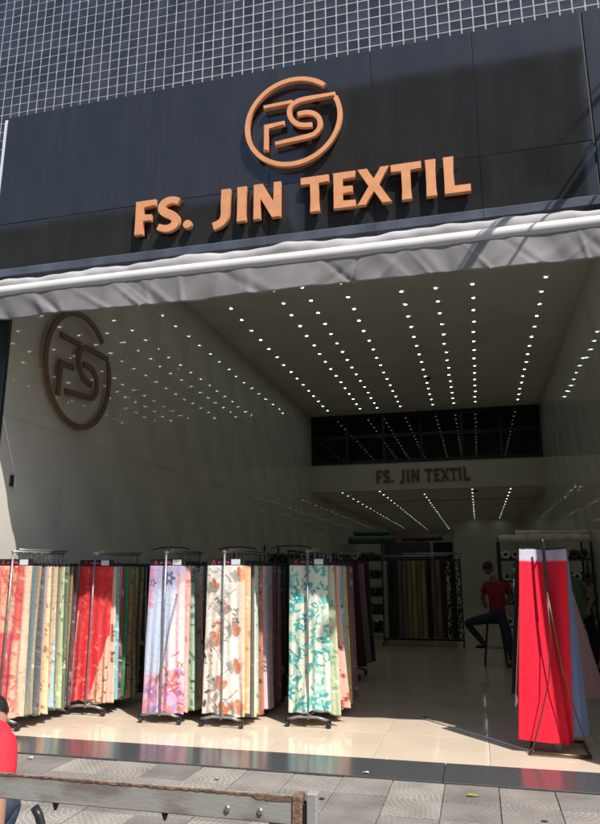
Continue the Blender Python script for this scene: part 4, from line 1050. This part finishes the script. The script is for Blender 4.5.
def person(name, label, P, shirt, trousers, skin, headrot, sleeve=.5, hands=((0, 0, -1), (0, 0, -1)), facing=1, group=None, shoe=None):
    """P: dict of joint positions in world metres"""
    base = Vector((P['pelvis'][0], P['pelvis'][1], 0))
    t = empty(name, base); tag(t, label, 'person', group)
    q = {k: Vector(v)-base for k, v in P.items()}
    J = []; E_ = []
    def add(k, rx, ry, par=None):
        J.append((*q[k], rx, ry)); i = len(J)-1
        if par is not None: E_.append((par, i))
        return i
    mid = lambda a, b, t_: q[a].lerp(q[b], t_)
    pel = add('pelvis', .120, .095); q['waist'] = mid('pelvis', 'chest', .5); wa = add('waist', .100, .078, pel); ch = add('chest', .122, .088, wa); nk0 = add('neckbase', .075, .062, ch); nk = add('neck', .055, .055, nk0)
    for s in 'LR':
        sh = add('sh'+s, .058, .055, ch); q['um'+s] = mid('sh'+s, 'el'+s, .5); um = add('um'+s, .050, .048, sh); el = add('el'+s, .041, .040, um)
        q['fm'+s] = mid('el'+s, 'wr'+s, .35); fm = add('fm'+s, .040, .038, el); wr = add('wr'+s, .027, .022, fm)
        dd = hands[0 if s == 'L' else 1]; fdir = (q['wr'+s]-q['el'+s]).normalized(); sd = fdir.cross(Vector((.3, .9, .2))).normalized(); hand_pts(J, E_, wr, fdir*.8+Vector(dd)*.3, sd)
        hp = add('hip'+s, .098, .095, pel); q['tm'+s] = mid('hip'+s, 'kn'+s, .5); tm = add('tm'+s, .080, .078, hp); kn = add('kn'+s, .057, .058, tm); q['cm'+s] = mid('kn'+s, 'an'+s, .35); cm = add('cm'+s, .056, .054, kn)
        an = add('an'+s, .036, .036, cm); ft = add('toe'+s, .038, .026, an)
    skin_mesh('body', J, E_, skin, t)
    # shirt
    J = []; E_ = []
    q['hem'] = q['pelvis'].lerp(q['chest'], -.24)
    he = add('hem', .158, .130); wa = add('waist', .143, .115, he); ch = add('chest', .168, .124, wa); nb = add('neckbase', .082, .074, ch)
    for s in 'LR':
        sh = add('sh'+s, .080, .076, ch); q['sl'+s] = mid('sh'+s, 'el'+s, sleeve); add('sl'+s, .064, .062, sh)
    skin_mesh('shirt', J, E_, shirt, t, grow=1.09)
    J = []; E_ = []
    pel = add('pelvis', .148, .118); q['wb'] = q['pelvis'].lerp(q['chest'], .36); add('wb', .136, .106, pel)
    for s in 'LR':
        hp = add('hip'+s, .108, .104, pel); tm = add('tm'+s, .092, .090, hp); kn = add('kn'+s, .069, .070, tm); cm = add('cm'+s, .064, .062, kn); add('an'+s, .050, .050, cm)
    skin_mesh('trousers', J, E_, trousers, t)
    for s in 'LR':
        a = q['an'+s]; b = q['toe'+s]
        J = [(*(a+(a-b)*.22+Vector((0, 0, -.035))), .036, .036), (*(a.lerp(b, .3)+Vector((0, 0, -.02))), .042, .040), (*b, .043, .026), (*(b+(b-a)*.22), .030, .018)]
        skin_mesh('shoe', J, [(0, 1), (1, 2), (2, 3)], shoe or M['blackcloth'], t, root=1)
    head(t, q['head'], headrot, skin, M['hair'])
    return t

# person in red sitting at a stool in front of the right-hand shelf
stl = empty('bar_stool', (.20, 13.05, 0)); tag(stl, 'dark round bar stool under the seated person in the red shirt', 'stool')
tubeo('seat', [(0, 0, .70), (0, 0, .705), (0, 0, .745), (0, 0, .755)], [.15, .175, .175, .15], M['blackcloth'], stl, n=24)
for sx1 in (-1, 1):
    for sy1 in (-1, 1): tubeo('leg', [(sx1*.11, sy1*.11, .70), (sx1*.19, sy1*.19, .0)], [.018, .016], M['blackmetal'], stl, n=8)
bm = bmesh.new(); tube(bm, [(.155*math.cos(a*math.pi/12), .155*math.sin(a*math.pi/12), .30) for a in range(25)], .009, 8); from_bm('foot_ring', bm, M['greymetal'], stl)
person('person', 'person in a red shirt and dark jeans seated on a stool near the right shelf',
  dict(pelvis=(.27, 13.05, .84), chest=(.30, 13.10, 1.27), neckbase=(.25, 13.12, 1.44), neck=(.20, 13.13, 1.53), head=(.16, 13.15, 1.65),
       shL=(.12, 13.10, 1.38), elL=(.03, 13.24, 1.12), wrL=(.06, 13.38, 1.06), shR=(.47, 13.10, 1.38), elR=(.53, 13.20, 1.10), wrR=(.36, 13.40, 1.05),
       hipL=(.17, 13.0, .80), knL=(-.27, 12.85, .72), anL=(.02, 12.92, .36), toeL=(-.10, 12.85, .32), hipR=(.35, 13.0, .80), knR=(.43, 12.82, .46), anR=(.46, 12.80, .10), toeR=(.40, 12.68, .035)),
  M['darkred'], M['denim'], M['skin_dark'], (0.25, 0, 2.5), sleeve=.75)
# person in green bending at the right
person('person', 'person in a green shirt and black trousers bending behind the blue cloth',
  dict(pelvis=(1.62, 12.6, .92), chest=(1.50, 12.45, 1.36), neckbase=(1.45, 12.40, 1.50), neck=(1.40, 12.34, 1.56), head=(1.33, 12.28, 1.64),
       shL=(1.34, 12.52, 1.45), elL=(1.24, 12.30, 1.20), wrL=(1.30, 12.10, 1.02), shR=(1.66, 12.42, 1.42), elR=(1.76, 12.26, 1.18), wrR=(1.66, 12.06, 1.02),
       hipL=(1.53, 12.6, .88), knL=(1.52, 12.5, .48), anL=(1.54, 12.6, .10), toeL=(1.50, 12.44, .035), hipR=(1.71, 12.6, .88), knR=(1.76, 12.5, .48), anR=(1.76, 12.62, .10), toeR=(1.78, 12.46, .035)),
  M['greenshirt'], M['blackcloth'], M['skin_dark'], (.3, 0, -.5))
o = boxo('red_bag', (-.13, .13, -.08, .08, 0, .20), M['darkred'], loc=(2.02, 14.2, .0), bev=.03)
tubeo('handle', [(-.07, 0, .19), (-.05, 0, .29), (.05, 0, .29), (.07, 0, .19)], .008, M['darkred'], o)
tag(o, 'dark red bag on the floor in front of the right-hand shelf', 'bag')

# crouching man at the cart, seen from behind
person('person', 'man in a bright red shirt crouching behind the steel cart at the left edge',
  dict(pelvis=(-2.48, 3.02, .42), chest=(-2.38, 3.12, .79), neckbase=(-2.42, 3.25, .86), neck=(-2.50, 3.32, .85), head=(-2.575, 3.38, .84),
       shL=(-2.64, 3.12, .80), elL=(-2.72, 2.98, .56), wrL=(-2.66, 3.16, .38), shR=(-2.265, 3.10, .82), elR=(-2.19, 2.99, .57), wrR=(-2.12, 2.90, .33),
       hipL=(-2.60, 3.02, .38), knL=(-2.70, 3.42, .46), anL=(-2.68, 3.10, .10), toeL=(-2.70, 3.24, .035), hipR=(-2.50, 3.12, .36), knR=(-2.44, 3.46, .42), anR=(-2.44, 3.14, .10), toeR=(-2.44, 3.28, .035)),
  M['redshirt'], M['denim'], M['skin'], (.75, 0, math.pi-.05), sleeve=.85)

# ------------------------------------------------------------------ hand cart in the foreground
ct = empty('hand_cart', (-2.4, 2.2, 0)); kx, ky = -2.4, 2.2
tag(ct, 'worn grey steel hand cart with rusty edges across the bottom left foreground', 'cart')
def cb(name, b, mt, bev=0, rz=0): return boxo(name, (b[0]-kx, b[1]-kx, b[2]-ky, b[3]-ky, b[4], b[5]), mt, ct, bev)
# U-shaped side rail, slightly twisted: web + flanges, with rust along the edges
def rail(name, pa, pb, hh, depth, mt):
    pa, pb = Vector(pa), Vector(pb); bm = bmesh.new(); n_ = 40; rr = random.Random(2); rg = []
    for k in range(n_+1):
        p = pa.lerp(pb, k/n_); dz = .0018*math.sin(k*.7)+rr.uniform(-.0008, .0008); z0 = p.z-hh
        pr_ = [(depth, p.z+dz), (.004, p.z+dz), (0, p.z-.004+dz), (0, z0+.004), (.004, z0), (depth, z0), (depth, z0+.005), (.006, z0+.005), (.006, p.z-.006), (depth, p.z-.006)]
        rg.append([bm.verts.new((p.x-kx, p.y+a-ky, b)) for a, b in pr_])
    for a, b in zip(rg, rg[1:]):
        for i in range(len(a)): bm.faces.new((a[i], b[i], b[(i+1) % len(a)], a[(i+1) % len(a)]))
    bm.faces.new(rg[0]); bm.faces.new(rg[-1][::-1]); bmesh.ops.recalc_face_normals(bm, faces=bm.faces)
    o = from_bm(name, bm, mt, ct); return o
RL = Vector((-3.35, 2.72, .778)); RR = Vector((-.715, 2.70, .782))
rail('side_rail', RL, RR, .092, .026, M['rail_steel'])
bm = bmesh.new(); rr = random.Random(5)      # ragged rust along the top arris, slightly proud
prev = None
for k in range(180):
    p = RL.lerp(RR, k/179); a = rr.uniform(.001, .006)+(.010 if k > 168 else 0); vs = [bm.verts.new((p.x-kx, p.y-ky-.0022, p.z+.0032)), bm.verts.new((p.x-kx, p.y-ky-.0022, p.z-a)), bm.verts.new((p.x-kx, p.y-ky+rr.uniform(.003, .016), p.z+.0034))]
    if prev: bm.faces.new((prev[0], vs[0], vs[1], prev[1])[::-1]); bm.faces.new((prev[2], vs[2], vs[0], prev[0])[::-1])
    prev = vs
bmesh.ops.recalc_face_normals(bm, faces=bm.faces)
from_bm('rust_edge', bm, M['rust'], ct)
cb('end_cap', (-.722, -.682, 2.692, 2.756, .683, .792), M['rust'], bev=.005)
cb('end_post', (-.668, -.628, 2.70, 2.745, .35, .80), M['rail_steel'], bev=.004)
cb('socket', (-.681, -.669, 2.70, 2.75, .40, .76), M['seam'])
for x in (-.975, -.845):
    bm = bmesh.new(); bmesh.ops.create_uvsphere(bm, u_segments=14, v_segments=8, radius=.0125)
    for v in bm.verts: v.co.y *= .6
    from_bm('bolt', bm, M['bolt'], ct, smooth=True, loc=(x-kx, 2.699-ky, .727))
rail('near_rail', (-3.35, 1.55, .76), (-.75, 1.55, .76), .09, .05, M['rail_steel'])
rail('lower_rail', (-2.9, 2.58, .655), (-1.70, 2.60, .60), .05, .04, M['rail_steel'])
for k in range(9):
    x = -3.3+k*.30; cb('deck_plank', (x, x+.28, 1.604, 2.54, .36+.002*(k % 2), .385+.002*(k % 2)), M['rust'], bev=.004)
for y in (1.58, 2.74):
    for x in (-3.3, -.80): cb('stanchion', (x-.02, x+.02, y-.015, y+.012, .33, .68), M['rail_steel'])
tubeo('strap', [(-1.775-kx, 2.66-ky, .685), (-1.75-kx, 2.655-ky, .66), (-1.73-kx, 2.66-ky, .60), (-1.70-kx, 2.67-ky, .45)], .017, M['blackmetal'], ct, n=8)
for x in (-1.715, -1.235):
    bm = bmesh.new(); prism(bm, [(-.014, 0), (.014, 0), (.004, -.026), (-.004, -.026)], .006, bev=0); from_bm('hook', bm, M['seam'], ct, loc=(x-kx, 2.71-ky, .689))
tubeo('axle', [(-2.1-kx, 1.35-ky, .26), (-2.1-kx, 2.85-ky, .26)], .018, M['rail_steel'], ct)
for y in (1.40, 2.80):
    wh = bpy.data.objects.new('wheel', None); link(wh, ct); wh.location = (-2.1-kx, y-ky, .12)
    bm = bmesh.new(); n_ = 32
    pts = [(.23*math.cos(2*math.pi*k/n_), 0, .23*math.sin(2*math.pi*k/n_)) for k in range(n_+1)]; tube(bm, pts, .03, 10, cap=False); from_bm('tyre', bm, M['rubber'], wh, smooth=True)
    bm = bmesh.new()
    for k in range(6): a = math.pi*k/6*2; tube(bm, [(0, 0, 0), (.21*math.cos(a), 0, .21*math.sin(a))], .008, 6)
    from_bm('spokes', bm, M['rust'], wh)
# ------------------------------------------------------------------ litter
bm = bmesh.new(); vs = [bm.verts.new(q) for q in ((-.05, 0, .0), (-.02, .018, .012), (.03, .016, .010), (.055, 0, .002), (.02, -.018, .004), (-.03, -.014, .008))]; bm.faces.new(vs)
bmesh.ops.solidify(bm, geom=bm.faces[:], thickness=.002)
o = from_bm('leaf', bm, M['leaf'], loc=(-.145, 5.62, .006)); o.rotation_euler.z = .2; tag(o, 'yellow green leaf lying on the pavement in front of the threshold', 'leaf')
for x, y, lb in ((-4.55, 6.10, 'white scrap lying on the granite threshold below the red cloth'), (-3.9, 5.72, 'white scrap on the pavement by the granite edge'), (-.98, 5.97, 'small pale scrap on the threshold near the middle')):
    bm = bmesh.new(); vs = [bm.verts.new(q) for q in ((-.03, -.01, .003), (.0, -.016, .012), (.03, -.004, .004), (.016, .014, .012), (-.02, .012, .006))]; bm.faces.new(vs); bmesh.ops.solidify(bm, geom=bm.faces[:], thickness=.003)
    o = from_bm('paper_scrap', bm, M['white'], loc=(x, y, .016)); tag(o, lb, 'litter')

for k, (x, y) in enumerate(((-2.1, 5.55), (.32, 5.2), (-1.2, 5.3), (.9, 5.75))):
    bm = bmesh.new(); bmesh.ops.create_circle(bm, cap_ends=True, segments=9, radius=.012+.004*(k % 3))
    for v in bm.verts: v.co.x *= 1.4; v.co.z = .002
    bmesh.ops.solidify(bm, geom=bm.faces[:], thickness=.003)
    o = from_bm('chewing_gum', bm, M['rubber'], loc=(x, y, .006)); tag(o, 'flattened dark gum spot on the pavement', 'litter', 'gum spots on the pavement')

# ------------------------------------------------------------------ across the street (seen only as reflections in the sign and floor)
def block(x0, x1, y0, y1, h_, mt, label, nx, nz_):
    t = empty('street_building', ((x0+x1)/2, y1, 0)); cx_ = (x0+x1)/2; tag(t, label, 'building')
    boxo('wall', (x0-cx_, x1-cx_, y0-y1, 0, -.3, h_), mt, t); boxo('parapet', (x0-cx_-.1, x1-cx_+.1, -.5, .15, h_+.002, h_+.5), mt, t)
    wme = None
    for i in range(nx):
        for k in range(nz_):
            px_ = x0-cx_+(x1-x0)*(i+.5)/nx; pz = 4.6+k*3.1
            if pz > h_-1.5: continue
            if wme is None:
                w_ = boxo('window', (-.75, .75, 0, .06, -.8, .8), M['blackmetal'], t, loc=(px_, .004, pz)); p_ = boxo('pane', (-.68, .68, .061, .07, -.72, .72), M['glass'], w_); wme = w_
            else: w_ = copy_tree(wme, t); w_.location = (px_, .004, pz)
    boxo('shop_front', (x0-cx_+.4, x1-cx_-.4, .002, .12, 0, 3.0), M['darkpilaster'], t)
block(-22, -7.5, -24, -13, 17.5, M['render2'], 'tan building across the street, to the left behind the camera', 4, 5)
block(-6.4, 5.0, -24, -12, 21.5, M['render'], 'grey building directly across the street behind the camera', 4, 6)
block(6.2, 18, -24, -13, 15.5, M['render2'], 'tall tan building across the street, to the right behind the camera', 4, 5)
struct(boxo('far_pavement', (-60, 60, -12, -7, -.3, 0), M['kerb']))
